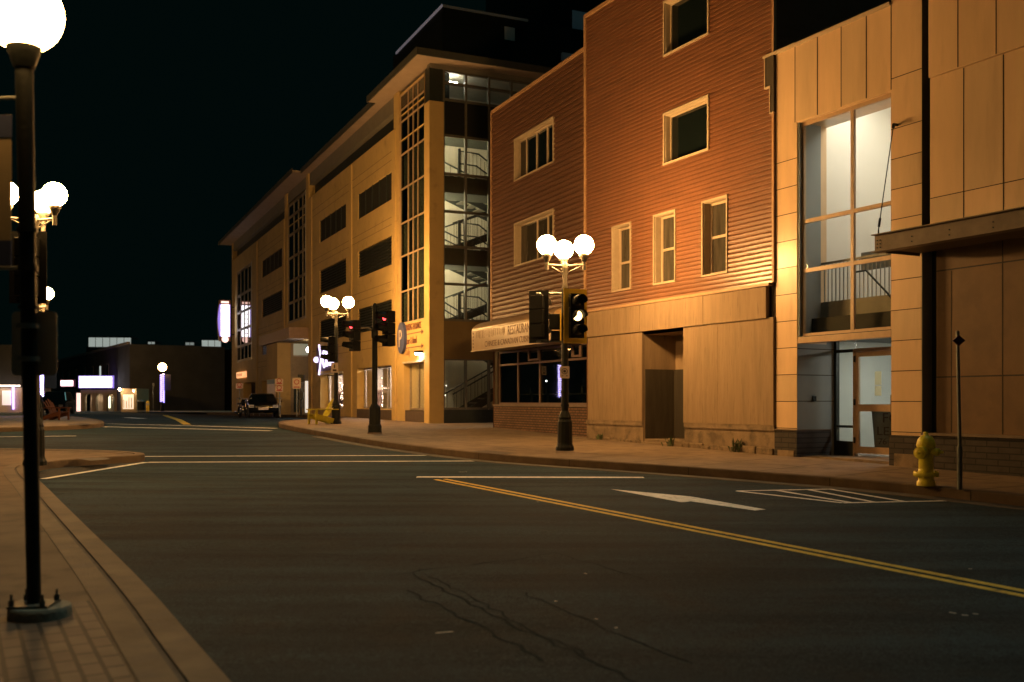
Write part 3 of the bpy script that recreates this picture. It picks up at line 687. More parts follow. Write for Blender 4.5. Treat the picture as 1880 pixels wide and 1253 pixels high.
# canopy
cw = 1.1; cu0 = M.u(1606, cw); cz1 = M.uz(1606, 434, cw)[1]; cz0 = M.uz(1606, 463, cw)[1]
m = MB(); m.box(M, cu0, 10.5, cw - .012, cw, cz0, cz1); m.box(M, cu0, 10.5, cw - .11, cw + .09, cz1, cz1 + .016); m.box(M, cu0, 10.5, cw - .11, cw + .09, cz0 - .016, cz0)
m.box(M, cu0, cu0 + .012, .02, cw - .012, cz0, cz1)
can = m.build('canopy', steelb, pb)
m = MB(); m.box(M, cu0 + .02, 10.5, .02, cw - .12, cz0 + .05, cz0 + .12); m.build('canopy_deck', mat('canopy_deck', (.10, .075, .05), .7), can)
m = MB()
for du in (.06, .12, .75, 1.45, 2.2, 2.9):
    for z in (.07, .15) if du > .2 else (.06, .12, .18): m.tube(M.pt(cu0 + du, cw, cz0 + z), M.pt(cu0 + du, cw + .014, cz0 + z), .011, n=6)
m.build('bolt', blackmet, can)
q = M.uz(1648, 230, 0); ra = M.pt(q[0], .1, q[1]); rb = M.pt(cu0 + .06, cw - .02, cz1 + .1)
m = MB(); m.tube(ra, rb, .009, n=6); m.tube(M.pt(q[0], 0, q[1]), ra, .025, n=8); m.tube(ra, ra + (rb - ra) * .03, .028, n=8); m.tube(rb + (ra - rb) * .1, rb + (ra - rb) * .03, .022, n=8); m.tube(rb, M.pt(cu0 + .06, cw - .02, cz1), .012, n=6)
m.build('tie_rod', blackmet, can)
def papermat():
    m = mat('white_paper', (.80, .77, .62), .7)
    nt = m.node_tree; N = nt.nodes; b = N['Principled BSDF']; o = N['Material Output']
    if 'thin' not in N:
        t = N.new('ShaderNodeBsdfTranslucent'); t.name = 'thin'; t.inputs[0].default_value = (.85, .82, .66, 1)
        x = N.new('ShaderNodeMixShader'); x.inputs[0].default_value = .65
        nt.links.new(b.outputs[0], x.inputs[1]); nt.links.new(t.outputs[0], x.inputs[2]); nt.links.new(x.outputs[0], o.inputs[0])
    return m
# things inside the entrance
ls = thing('lease_sign', 'grey cardboard lease sign with dark capitals leaning inside the glass door', 'sign', M.pt(2.6, -1.4, .5))
wq = -1.32; b0 = M.uz(1606, 815, wq); b1 = M.uz(1600, 752, wq)
m = MB(); m.prism(M, [(b0[0], b0[1] - .1), (b0[0] + .95, b0[1] - .02), (b1[0] + .95, b1[1] + .05), (b1[0], b1[1])], wq - .02, wq)
m.build('board', mat('sign_card', (.12, .135, .125), .7), ls)
q = M.uz(1619, 776, wq); text('lettering', 'FOR', M, q[0], q[1], wq, .27, inkd, ls, .004, 1.3)
q = M.uz(1609, 799, wq); text('lettering', 'LEASE', M, q[0], q[1], wq, .24, inkd, ls, .004, 1.35)
q = M.uz(1612, 816, wq); text('lettering', '76', M, q[0], q[1], wq, .17, inkd, ls, .004, 1.3)
for k, (y0, y1, lbl) in enumerate(((682, 707, 'upper white paper notice taped inside the glass door'), (709, 727, 'lower white paper notice taped inside the glass door'))):
    q0 = M.uz(1606, y1, Dn - .02); q1 = M.uz(1618, y0, Dn - .02)
    o = MB().box(M, q0[0], q1[0], Dn - .024, Dn - .021, q0[1], q1[1]).build('paper_notice', papermat(), None)
    o['label'] = lbl; o['category'] = 'notice'; o['group'] = 'papers on the glass door'

# ================================================================ parking garage
gb = thing('parking_garage', 'long ochre five-storey parking garage with glazed corner stair and shops at street level', 'building', G.pt(-20, -8, .8))
rows = [(4.68, 5.78), (7.2, 8.42), (9.88, 11.05)]
bays = [(-9.7, -4.42), (-17.1, -11.8), (-33.5, -26.8)]
holes = [(a, b, z0, z1, .09) for a, b in bays for z0, z1 in rows]
st1 = (-3.62, -.62, 4.65, 13.85); st2 = (-25.2, -20.4, 6.2, 13.3); st3 = (-44.0, -37.6, 4.55, 11.5)
holes += [st1 + (.07,), st2 + (.07,), st3 + (.07,)]
shops = [(-9.85, -4.45, 1.25, 3.08, .35), (-16.9, -12.35, 1.2, 2.95, .45), (-3.0, -.62, .78, 3.06, .26)]
holes += shops
entry = (-24.4, -19.75, .6, 5.0, 3.0); holes += [entry]
dark = [(-33.5, -28.5, 1.0, 2.95, .6), (-41.0, -36.0, 1.0, 2.95, .6)]; holes += dark
m = MB(); wall(m, G, -46.4, -.55, .5, 12.68, holes + [(-3.62, -.62, 12.0, 13.0, .07), (-25.2, -20.4, 12.0, 13.3, .07)], w=0)
m.box(G, -4.3, -3.66, -.35, .015, 12.68, 14.05); m.box(G, -20.2, -19.6, -.35, .015, 12.68, 14.05); m.box(G, -26.0, -25.3, -.35, .015, 12.68, 14.05)
m.box(G, -46.4, -45.9, -.35, 0, 12.68, 14.05)
m.build('wall', ypaint, gb)
m = MB(); m.box(G, -.55, .0, -.56, .02, .5, 12.68); m.build('corner_column', ypaint, gb, bevel=.02)
m = MB(); m.box(G, -.5, -.02, -.52, 0, 12.68, 13.95); m.build('column_head', darkmet, gb)
# piers and string lines
for u in (-4.25, -10.9, -19.0, -26.2, -35.4): MB().box(G, u - .22, u + .22, 0, .05, .6, 12.6).build('pier', ypaint, gb)
m = MB()
for z in (3.9, 4.25, 6.15, 6.5, 8.85, 9.15, 11.5, 11.85):
    for a, b in ((-10.66, -4.5), (-18.7, -11.15), (-35.1, -26.5)): m.box(G, a, b, 0, .004, z - .01, z + .01)
m.build('render_joint', mat('render_joint', (.22, .15, .06), .9), gb)
# dark band under the eaves, fascia and eaves
m = MB(); m.box(G, -46.3, -.6, -1.0, -.35, 12.6, 14.05); m.build('top_storey', darkmet, gb)
m = MB(); m.box(G, -46.4, -3.66, -.33, -.05, 13.42, 14.05)
m.box(S, .0, 5.6, -.3, .0, 13.88, 14.05); m.build('top_beam', greyband, gb)
m = MB(); m.box(G, -5.6, .75, -7, .75, 14.05, 14.16); m.box(G, -19.6, -5.6, -7, .42, 14.06, 14.15); m.box(G, -47.2, -19.6, -7, .9, 14.05, 14.16); m.build('eaves', soffit, gb)
m = MB()
for a, b, w in ((-5.63, .78, .78), (-19.63, -5.64, .45), (-47.3, -19.64, .93)): m.box(G, a, b, w - .05, w, 14.02, 14.28)
m.box(S, -.73, 7.0, .73, .78, 14.02, 14.28); m.box(G, -47.2, .72, -7, .4, 14.162, 14.26)
m.build('roof_edge', mat('roof_edge', (.07, .072, .062), .6), gb)
# shell
m = MB(); m.quad(G.pt(-46.4, 0, .5), G.pt(-46.4, -16, .5), G.pt(-46.4, -16, 14.05), G.pt(-46.4, 0, 14.05)); m.box(G, -46.4, -5.7, -16, -15.6, .5, 14.05)
m.build('end_wall', ypaint, gb)
m = MB()
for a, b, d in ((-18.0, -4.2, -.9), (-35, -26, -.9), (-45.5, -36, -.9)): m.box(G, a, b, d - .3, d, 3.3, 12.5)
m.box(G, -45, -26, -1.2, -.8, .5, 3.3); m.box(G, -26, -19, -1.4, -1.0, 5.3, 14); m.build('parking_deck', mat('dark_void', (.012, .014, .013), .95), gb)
# louvred openings
for a, b in bays:
    for k, (z0, z1) in enumerate(rows):
        m = MB()
        n = 9
        if k < 2:
            for i in range(n):
                z = z0 + (z1 - z0) * (i + .5) / n
                m.quad(G.pt(a, -.07, z + .05), G.pt(b, -.07, z + .05), G.pt(b, -.015, z - .04), G.pt(a, -.015, z - .04))
                m.quad(G.pt(a, -.074, z + .045), G.pt(b, -.074, z + .045), G.pt(b, -.019, z - .045), G.pt(a, -.019, z - .045))
        for i in range(6):
            u = a + (b - a) * i / 5; u = min(max(u, a + .03), b - .03)
            m.box(G, u - .03, u + .03, -.088, -.075 if k < 2 else -.04, z0, z1)
        lo = m.build('louvre', darkmet, gb)
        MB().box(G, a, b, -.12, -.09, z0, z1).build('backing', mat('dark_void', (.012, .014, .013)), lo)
# glazed strips
def strip_glass(q, us, zs, w, fm, pm, fw=.09, nm='window_strip'):
    return window(G, gb, q[0], q[1], q[2], q[3], depth=w, us=us, zs=zs, fm=fm, pm=pm, casing=0, fw=fw, reveal=False, name=nm)
strip_glass(st1, [G.u(747.4), G.u(756.4), G.u(765.3)], [5.95, 7.36, 8.68, 10.05, 11.43, 12.76, 13.24], .06, mull, glassd, .06)
m = MB(); m.box(G, st1[0], st1[1], -.12, -.075, 11.47, 12.72); m.build('spandrel', darkmet, gb)
m = MB(); uu = (st1[0] + .2, (st1[0] + st1[1]) / 2 - .1)
for z0, z1 in ((4.7, 5.9), (7.4, 8.65), (10.1, 11.4)):
    m.box(G, st1[0] + .1, st1[0] + .75, -.2, -.16, z0, z1); m.box(G, st1[0] + 1.15, st1[0] + 1.7, -.2, -.16, z0, z1)
m.build('blind', intwall, gb)
strip_glass(st2, [-21.3, -22.4, -23.6], [7.4, 8.68, 10.05, 11.43, 12.5], .06, mat('dull_mullion', (.30, .25, .17), .6), darkg, .14)
strip_glass(st3, [-39.2, -40.8, -42.4], [5.75, 7.0, 8.3, 9.6], .06, mat('dull_mullion', (.30, .25, .17)), darkg, .18)
m = MB(); m.box(G, st2[1], st2[1] + .12, -.1, .02, 6.2, 13.3); m.box(G, st3[1], st3[1] + .3, -.1, .02, 4.55, 11.5); m.build('strip_jamb', mull_pale, gb)
# corner stair: glass wall on the side, rooms, landings and stairs
sx = [.56, 1.45, 2.40, 3.33, 4.25, 5.5]
zs_ = [1.3, 3.15, 4.6, 5.95, 7.35, 8.65, 10.05, 11.47, 12.8, 13.42, 13.86]
m = MB()
for x in sx: m.box(S, x - .04, x + .04, -.16, -.02, 1.3, 13.86)
for z in zs_:
    for a, b in zip(sx, sx[1:]): m.box(S, a + .04, b - .04, -.15, -.04, z - .045, z + .045)
m.build('stair_glazing_frame', mat('dark_mullion', (.12, .115, .09), .5), gb)
m = MB(); m.box(S, .56, 5.5, -.10, -.09, 1.3, 3.15); m.box(S, .56, 5.5, -.10, -.09, 4.6, 11.47); m.box(S, .56, 5.5, -.10, -.09, 12.8, 13.86); m.build('stair_glazing', glassc, gb)
m = MB(); m.box(S, .56, 5.5, -.3, -.0, 3.15, 4.56); m.build('stair_band', mat('shaded_ochre', (.20, .14, .055), .8, .1, 1), gb)  # same ochre paint; the side's shade is put into this darker colour
m = MB(); m.box(S, .56, 5.5, -.3, -.0, .5, 1.26); m.build('stair_base', darkmet, gb)
m = MB(); m.box(S, .56, 5.5, -.35, -.08, 11.5, 12.77); m.build('stair_spandrel', mat('black_panel', (.01, .012, .012), .5), gb)
m = MB(); bw = -3.4
m.quad(S.pt(.3, bw, .8), S.pt(5.8, bw, .8), S.pt(5.8, bw, 14), S.pt(.3, bw, 14)); m.quad(S.pt(5.6, bw, .8), S.pt(5.6, -.2, .8), S.pt(5.6, -.2, 14), S.pt(5.6, bw, 14))
m.quad(S.pt(.3, bw, .8), S.pt(.3, -.6, .8), S.pt(.3, -.6, 14), S.pt(.3, bw, 14)); m.quad(S.pt(.3, bw, 14), S.pt(5.6, bw, 14), S.pt(5.6, 0, 14), S.pt(.3, 0, 14))
m.build('stairwell_wall', intwall, gb)
m = MB(); m.box(S, .56, 5.6, -1.5, -.2, .7, .84); m.build('stairwell_floor', concrete, gb)
m = MB()
for z in (4.55, 7.3, 10.0): m.box(S, .56, 3.3, -1.5, -.18, z - .62 if z > 5 else z - .2, z)
m.box(S, .56, 5.6, -3.4, -.2, 12.0, 12.6); m.build('stair_landing', mat('green_steel', (.05, .06, .05), .6), gb)
m = MB(); steps = MB()
for zb, zt_ in ((.84, 4.55), (4.55, 7.3), (7.3, 10.0)):
    h = (zt_ - zb) / 2
    for (ua, ub, za, zb2, w0, w1) in ((1.1, 4.6, zb, zb + h, -1.5, -.5), (4.6, 1.1, zb + h, zt_, -2.9, -1.9)):
        for w in (w0, w1):
            m.wprism(S, [], 0, 0) if False else None
            m.prism(S, [(ua, za - .12), (ub, zb2 - .12), (ub, zb2 + .16), (ua, za + .16)], w - .03, w + .03)
        n = 10
        for i in range(n):
            u0 = ua + (ub - ua) * i / n; u1 = ua + (ub - ua) * (i + 1) / n; z = za + (zb2 - za) * (i + .6) / n
            steps.box(S, min(u0, u1), max(u0, u1), w0 + .03, w1 - .03, z - .02, z + .02)
        for w in (w0, w1):
            m.path([S.pt(ua, w, za + 1.0), S.pt(ub, w, zb2 + 1.0)], .03, 6)
            for i in range(12):
                u = ua + (ub - ua) * (i + .5) / 12; z = za + (zb2 - za) * (i + .5) / 12
                m.tube(S.pt(u, w, z + .1), S.pt(u, w, z + .98), .011, n=4)
for z in (4.55, 7.3, 10.0):
    m.path([S.pt(1.3, -.35, z), S.pt(1.3, -.35, z + 1.02), S.pt(2.1, -.35, z + .98), S.pt(2.9, -.35, z + .45)], .032, 6)
    m.path([S.pt(1.3, -.35, z + .55), S.pt(2.0, -.35, z + .52), S.pt(2.8, -.35, z + .05)], .025, 6)
    m.tube(S.pt(1.3, -.35, z - .05), S.pt(1.3, -.35, z + 1.1), .06, n=6)
    for i in range(8): m.tube(S.pt(1.38 + .16 * i, -.35, z), S.pt(1.38 + .16 * i, -.35, z + (.97 if i < 5 else .97 - (i - 4) * .13)), .012, n=4)
m.build('stair_railing', mat('rail_steel', (.045, .055, .05), .5), gb); steps.build('stair_tread', mat('tread_steel', (.16, .15, .12), .7), gb)
m = MB(); u = S.u(815, -.6); m.box(S, .62, 1.35, -.75, -.65, 13.62, 13.7); m.build('fluorescent_tube', tube_m, gb)
m = MB()
for z in (1.8, 2.9, 6.2, 8.9, 11.2): m.box(S, .36, .46, -2.6, -1.0, z, z + .08)
for z in (5.9, 8.75): m.sphere(S.pt(.62, -.5, z + .15), .035, 10, 6)
m.build('stairwell_lamp', emis('stairwell_lamp', (1, .86, .60), 125), gb)
# shop interiors
for (a, b, z0, z1, dd), mode in ((shops[0], 0), (shops[1], 1), (shops[2], 2)):
    w = window(G, gb, a, b, max(z0, 1.25), z1, depth=dd, us=[a + (b - a) * t for t in ((.33, .66) if mode < 2 else (.45,))], fm=mat('shop_frame', (.28, .24, .19), .5), pm=glassc, casing=0, fw=.06, reveal=False, name='shop_window')
    m = MB(); bk = -dd - (1.7 if mode < 2 else .25)
    m.quad(G.pt(a - .3, bk, .8), G.pt(b + .3, bk, .8), G.pt(b + .3, bk, 3.3), G.pt(a - .3, bk, 3.3)); m.quad(G.pt(a - .3, -dd, .8), G.pt(a - .3, bk, .8), G.pt(a - .3, bk, 3.3), G.pt(a - .3, -dd, 3.3))
    m.quad(G.pt(b + .3, -dd, .8), G.pt(b + .3, bk, .8), G.pt(b + .3, bk, 3.3), G.pt(b + .3, -dd, 3.3)); m.quad(G.pt(a - .3, -dd, 3.3), G.pt(b + .3, -dd, 3.3), G.pt(b + .3, bk, 3.3), G.pt(a - .3, bk, 3.3)); m.quad(G.pt(a - .3, -dd, .82), G.pt(b + .3, -dd, .82), G.pt(b + .3, bk, .82), G.pt(a - .3, bk, .82))
    m.build('shop_interior', mat('shop_interior', (.5, .42, .36), .8, .2, 1.5), gb)
    m = MB(); rr = random.Random(mode + 2)
    for i in range(3): u = a + (b - a) * (.2 + .3 * i); m.box(G, u - .25, u + .25, -dd - (1.0 if mode < 2 else .2), -dd - (.8 if mode < 2 else .15), 3.2, 3.24)
    m.build('shop_light', shoplight, gb)
    m = MB()
    if mode == 0:
        for t in (.02, .48): m.box(G, a + (b - a) * t, a + (b - a) * (t + .2), -dd - .12, -dd - .08, 1.3, 3.0)
    elif mode == 1:
        for t in (.04, .7): m.box(G, a + (b - a) * t, a + (b - a) * (t + .16), -dd - .12, -dd - .08, 1.3, 2.9)
    else: m.box(G, a + .1, a + .9, -dd - .12, -dd - .08, 1.3, 3.0)
    m.build('curtain', mat('curtain', (.66, .58, .5), .9, .1, 8, stretch=(6, 6, .2)), gb)
    m = MB(); d2 = MB()
    for i in range(9):
        u = rr.uniform(a + .4, b - .3); h = rr.uniform(.3, 1.1); m.box(G, u - .12, u + .12, -dd - (rr.uniform(.5, .9) if mode < 2 else .23), -dd - (.35 if mode < 2 else .14), .9, 1.1 + h)
    m.build('shop_display', mat('shop_display', (.16, .09, .07), .7, .5, 4), gb)
    if mode < 2:
        for i in range(80):
            t = (.38, .88)[i % 2] if mode == 0 else (.35, .62, .9)[i % 3]
            d2.sphere(G.pt(a + (b - a) * (t + rr.uniform(-.06, .06)), -dd - .25 - rr.uniform(0, .1), 1.35 + rr.uniform(0, 1.2) ** 1.3), rr.uniform(.010, .022), 6, 4)
        d2.build('string_lights', fairy, gb)
m = MB(); m.box(G, -2.95, -.66, -.25, -.03, .6, 1.22); m.box(G, -9.8, -4.5, -.3, .03, .6, 1.22); m.box(G, -16.8, -12.4, -.4, -.02, .6, 1.18); m.build('window_base', mat('stall_riser', (.10, .075, .06), .8), gb)
m = MB(); m.box(G, -3.05, -.60, -.02, .05, 3.06, 3.13); m.box(G, -17, -12.3, 0, .06, 2.95, 3.02); m.build('lintel_trim', mull_pale, gb)
# wall lamp above the corner shop
q = G.uz(768, 650, .12)
m = MB(); m.box(G, q[0] - .22, q[0] + .22, 0, .22, q[1] + .02, q[1] + .12); wl = m.build('wall_lamp', blackmet, gb)
MB().box(G, q[0] - .18, q[0] + .18, .05, .2, q[1] - .02, q[1] + .018).build('lamp_glass', lampw, wl)
# parking sign on the wall
q = G.uz(738, 621, .06)
m = MB(); m.add([G.pt(q[0] + .62 * .72 * math.cos(t), w, q[1] + .62 * math.sin(t)) for w in (0, .12) for t in [2 * math.pi * i / 28 for i in range(28)]], [tuple(range(28)), tuple(range(55, 27, -1))] + [(i, (i + 1) % 28, 28 + (i + 1) % 28, 28 + i) for i in range(28)])
sg = m.build('parking_symbol', signblue, gb)
text('lettering', 'P', G, q[0] - .27, q[1] - .36, .12, 1.0, signwhite, sg, .01, .85)
q1 = G.uz(745, 607, .0); q2 = G.uz(745, 632, 0); q3 = G.uz(745, 652, 0); ue = G.u(778)
text('wall_lettering', 'PARKING ENTRANCE', G, q1[0], q1[1] - .03, .004, .37, mat('brown_letter', (.16, .07, .05), .6), gb, .012, .52)
text('wall_lettering', 'Hour & Island', G, q2[0], q2[1] - .03, .004, .40, mat('brown_letter', (.16, .07, .05)), gb, .012, .6)
text('wall_lettering', 'Daily', G, q3[0], q3[1] - .03, .004, .36, mat('faint_letter', (.34, .2, .09), .6), gb, .012, .7)
m = MB()
for qq, e in ((q1, .17), (q2, .17)):
    z = qq[1] - e; m.box(G, qq[0], ue - .1, .004, .012, z - .02, z + .02); m.prism(G, [(ue - .25, z - .09), (ue + .02, z), (ue - .25, z + .09)], .004, .012)
m.build('wall_arrow', mat('brown_letter', (.16, .07, .05)), gb)
# lit shop sign of tubes
q = G.uz(581, 661, .1); e = G.uz(615, 655, .1)
m = MB(); du = (e[0] - q[0]) / 5.2; zc = q[1]
m.sphere(G.pt(q[0], .1, zc), .16, 8, 6)
m.path([G.pt(q[0] + du * .75, .1, zc + .75), G.pt(q[0] + du * 1.35, .1, zc), G.pt(q[0] + du * .75, .1, zc - .8)], .05, 6)
m.path([G.pt(q[0] + du * 2.3, .1, zc + .5), G.pt(q[0] + du * 1.75, .1, zc), G.pt(q[0] + du * 2.25, .1, zc - .45)], .06, 6)
m.tube(G.pt(q[0] + du * 2.9, .1, zc + .55), G.pt(q[0] + du * 2.9, .1, zc - .42), .075, n=6); m.tube(G.pt(q[0] + du * 3.8, .1, zc + .55), G.pt(q[0] + du * 3.8, .1, zc - .4), .075, n=6)
m.path([G.pt(q[0] + du * 4.5, .1, zc + .55), G.pt(q[0] + du * 4.5, .1, zc - .38), G.pt(q[0] + du * 5.2, .1, zc - .3), G.pt(q[0] + du * 5.1, .1, zc + .05), G.pt(q[0] + du * 4.5, .1, zc + .1)], .07, 6)
tsn = m.build('tube_sign', emis('tube_sign_glow', (.8, .68, 1), 2.2), gb)
m = MB(); m.box(G, q[0] - .3, e[0] + .3, .0, .03, zc - .62, zc + .62); m.build('sign_back', mat('sign_violet_back', (.09, .06, .13), .6), tsn)
# entrance canopy, column, lit entry
m = MB(); m.box(G, -27.8, -24.45, -.3, .75, .5, 5.1); m.build('entry_column', ypaint, gb)
m = MB(); m.box(G, -28.6, -19.8, -2.5, 1.0, 5.05, 5.12); m.build('canopy_soffit', soffit, gb)
m = MB(); m.box(G, -28.7, -19.7, .98, 1.06, 5.02, 5.62); m.box(G, -19.78, -19.7, .0, .98, 5.02, 5.62); m.build('canopy_edge', mat('canopy_edge', (.34, .24, .17), .6), gb)
E_ = Frame((G.pt(-24.4, 0, 0).x, G.pt(-24.4, 0, 0).y), (F, 830.0))      # inner wall of the entrance, facing along the street
def ebox(mb, p0, p1, y0, y1, w0, w1):
    a, b = E_.uz(p0, y1), E_.uz(p1, y0); mb.box(E_, a[0], b[0], w0, w1, a[1], b[1]); return mb
m = MB(); m.box(E_, .02, 3.0, .0, .02, .75, 5.0); m.build('entry_wall', mat('entry_wall', (.34, .28, .19), .8), gb)
ebox(MB(), 538.5, 566, 632, 653, .02, .04).build('entry_window', emis('entry_window_glow', (.55, .7, .5), .16), gb)
ebox(MB(), 538, 567, 653, 655, .02, .09).build('entry_ledge', mull_pale, gb)
ebox(MB(), 539, 548, 703, 757, .02, .05).build('entry_door', mat('entry_door', (.03, .05, .055), .3), gb)
ebox(MB(), 550, 558, 700, 750, .02, .05).build('entry_screen', mat('entry_screen', (.22, .25, .26), .5), gb)
ebox(MB(), 560, 566, 700, 758, .02, .05).build('lit_door', emis('lit_door_glow', (1, .88, .72), .8), gb)
m = MB(); m.sphere(G.pt(-20.6, -.25, 4.45), .17, 10, 6); m.build('entry_lamp', emis('entry_lamp', (1, .86, .8), 26), gb)
m = MB()
for z in (1.3, 1.75): m.tube(G.pt(-35, 1.4, z), G.pt(-20, 1.4, z), .03, n=6)
for i in range(8): m.tube(G.pt(-35 + i * 2.1, 1.4, .7), G.pt(-35 + i * 2.1, 1.4, 1.75), .03, n=6)
m.build('entry_railing', mat('pale_rail', (.5, .48, .42), .5), gb)
# lamps of the far garage bay
m = MB()
for u, z in ((-31, 2.75), (-29.8, 2.8), (-29.2, 2.7)): m.box(G, u - .2, u + .2, -.78, -.7, z, z + .07)
m.build('garage_lamp', emis('garage_lamp', (.75, .9, 1), 3), gb)
q0 = G.uz(437, 695); q1 = G.uz(453, 682)
m = MB(); m.box(G, q0[0], q1[0], 0, .12, q0[1], q1[1]); wsg = m.build('wall_sign', emis('orange_sign_glow', (1, .42, .16), 1.1), gb)
m = MB()
for i in range(4): m.box(G, q0[0] + .5 + i * .55, q0[0] + .75 + i * .55, .12, .13, q0[1] + .12, q1[1] - .12)
m.build('lettering', mat('orange_letter', (.25, .08, .03), .6), wsg)
q = G.uz(524, 735, .75)
m = MB(); m.box(G, -27.4, -25.0, .75, .79, 1.6, 2.9); nb = m.build('notice_board', signwhite, gb); MB().box(G, -27.4, -25.0, .79, .80, 2.62, 2.9).build('header', mat('teal_header', (.12, .25, .3), .6), nb)
# blade sign: a lit two-faced sign standing out from the far end of the facade
bs = thing('blade_sign', 'tall curved blade sign glowing white and violet, fixed to the far end of the garage', 'sign', G.pt(-44.8, .9, 6))
bz0, bz1 = 6.6, 9.1
def blade(mb, w0, w1, u0, u1, z0, z1, bulge=.14):
    P = [(w0, z0), (w0, z1)] + [(w1 + bulge * math.sin(math.pi * t), z1 + (z0 - z1) * t) for t in [i / 12 for i in range(13)]]
    mb.wprism(G, P, u0, u1)
U = -45.2
m = MB(); blade(m, .30, 1.15, U - .18, U + .18, bz0 - .35, bz1 + .35); m.build('sign_case', mat('copper_case', (.35, .16, .10), .5), bs)
m = MB(); blade(m, .33, 1.14, U + .18, U + .20, bz0, bz1, .13); m.build('violet_face', violet, bs)
m = MB(); m.box(G, U + .20, U + .22, .42, 1.02, bz0 + .03, bz1 - .03); m.build('white_face', white_l, bs)
m = MB()
m.lathe((0, 0, 0), [(.2, -.01), (.26, -.01), (.26, .01), (.2, .01)], 14)
Mx = Matrix(((G.n[0], 0, G.d[0], 0), (G.n[1], 0, G.d[1], 0), (0, 1, 0, 0), (0, 0, 0, 1)))
m.xf(Matrix.Translation(G.pt(U + .21, .72, bz0 - .2)) @ Mx); m.box(G, U + .2, U + .215, .45, 1.02, bz1 + .1, bz1 + .25); m.build('sign_mark', emis('sign_mark', (1, .6, .5), 2), bs)
m = MB()
for i in range(6): m.box(G, U + .22, U + .225, .58 + .05 * (i % 2), .88, bz0 + .25 + i * .38, bz0 + .31 + i * .38)
m.build('lettering', mat('violet_letter', (.25, .15, .5), .6), bs)
m = MB(); m.tube(G.pt(U, 0, bz0 + .2), G.pt(U, .31, bz0 + .2), .04); m.tube(G.pt(U, 0, bz1 - .2), G.pt(U, .31, bz1 - .2), .04); m.build('bracket', darkmet, bs)

# dark towers rising behind the garage
tw = thing('office_tower', 'dark tower behind the garage with a pale lit strip along its roof edge', 'building', G.pt(-12, -14, 14))
wT = -6.0; q = G.uz(812, 9, wT); uC, zT = q
m = MB(); m.box(G, G.u(722, wT), uC, wT - 14, wT, 13.9, zT - .05); m.build('wall', mat('tower_cladding', (.012, .017, .017), .6), tw)
m = MB(); m.box(G, G.u(728, wT), uC + .06, wT, wT + .06, zT - .13, zT); m.build('fascia_glow', emis('fascia_glow', (.85, .8, 1), .09), tw)  # pale fascia, no lamp: its lit look is put in as emission
m = MB(); m.box(G, uC + .0, uC + .06, wT - 5, wT, zT - .12, zT); m.build('roof_edge', mat('tower_edge', (.3, .3, .28), .6, em=(.3, .34, .3), ems=.012), tw)  # faint glow put into the edge to keep it visible at night
m = MB(); m.box(G, uC, uC + .05, wT - 4.2, wT - 3.6, zT - 1.3, zT - .6); m.build('window', emis('tower_window', (.3, .4, .34), .006), tw)
tw2 = thing('glass_tower', 'dark bluish glass tower half hidden behind the brown clapboard buildings', 'building', (6, 60, 14))
R2 = Frame((3.2, 56), (F, 830))
m = MB(); m.box(R2, 0, 14, -12, 0, 10, 34); m.build('wall', mat('glass_tower_wall', (.014, .02, .024), .3), tw2)
m = MB()
for z in (23.6, 26.6): m.box(R2, .2, 6, 0, .05, z - 1.6, z); 
m.build('window', emis('glass_tower_window', (.12, .28, .4), .018), tw2)
m = MB(); m.box(R2, -.6, 6, .05, .4, 20.6, 21.0); m.box(R2, -.3, 6, .05, .3, 19.0, 19.6); m.build('ledge', mat('ledge', (.3, .32, .32), .6, em=(.3, .35, .36), ems=.015), tw2)  # ledges are no lamps; their brightness is put in as emission

# ================================================================ far buildings
FB = Frame(((238 - CX) / F * 105, 105), ((CX + 190) / F, -1.0))
fb = thing('far_brick_building', 'dark two-storey building at the street end with lit signs over cream arches', 'building', FB.pt(-15, -6, .4))
zr_ = 7.6
m = MB(); m.box(FB, -60, 0, -10, 0, .2, zr_); m.build('wall', fdark, fb)
m = MB(); m.box(FB, -60, .05, -.05, .25, zr_, zr_ + .25); m.build('cornice', mat('far_cornice', (.3, .27, .22), .8), fb)
m = MB(); mw = MB()
for i, px in enumerate((108, 116, 127, 140, 156, 170, 185, 198)):
    u, z1 = FB.uz(px, 664); wd = 1.0
    m.box(FB, u - .75, u + .75, 0, .05, 3.9, 6.0); mw.box(FB, u - .5, u + .5, .05, .07, 4.0, 5.8)
    f = m.build('window', mat('far_frame', (.20, .18, .13), .8), fb); mw.build('pane', wincool if i in (6,) else darkg, f); m = MB(); mw = MB()
LS = Frame(((142 - CX) / F * 112, 112), (1, -.12))
for (p0, p1, y0, y1, em, case) in ((144, 207, 713, 690, white_l, violet), (110, 136, 711, 697, emis('pink_sign_glow', (1, .7, .72), 4), mat('sign_case', (.3, .1, .1), .6))):
    a = LS.uz(p0, y0, .6); b = LS.uz(p1, y1, .6)
    sgn = MB().box(LS, a[0], b[0], .3, .6, a[1], b[1]).build('lit_sign', case, fb)
    MB().box(LS, a[0] + .12, b[0] - .12, .6, .63, a[1] + .12, b[1] - .12).build('sign_face', em, sgn)
a = LS.u(156); b = LS.u(216)
m = MB(); n = 3; bwid = (b - a) / n
m.box(LS, a - .3, b + .3, -3, .4, 2.45, 2.85)
for i in range(n + 1): m.box(LS, a + i * bwid - .22, a + i * bwid + .22, .0, .38, .3, 2.45)
for i in range(n):
    uc = a + (i + .5) * bwid; r = bwid / 2 - .2
    P = [(uc - r - .04, 2.46)] + [(uc - r * math.cos(t), 1.85 + .55 * math.sin(t)) for t in [math.pi * k / 8 for k in range(9)]] + [(uc + r + .04, 2.46)]
    m.prism(LS, P[:6] + [(uc, 2.46)], .02, .36); m.prism(LS, [(uc, 2.46)] + P[5:], .02, .36)
m.box(LS, a - .2, b + .2, -1.6, -1.5, .3, 2.45)
m.build('arcade', fpale, fb)
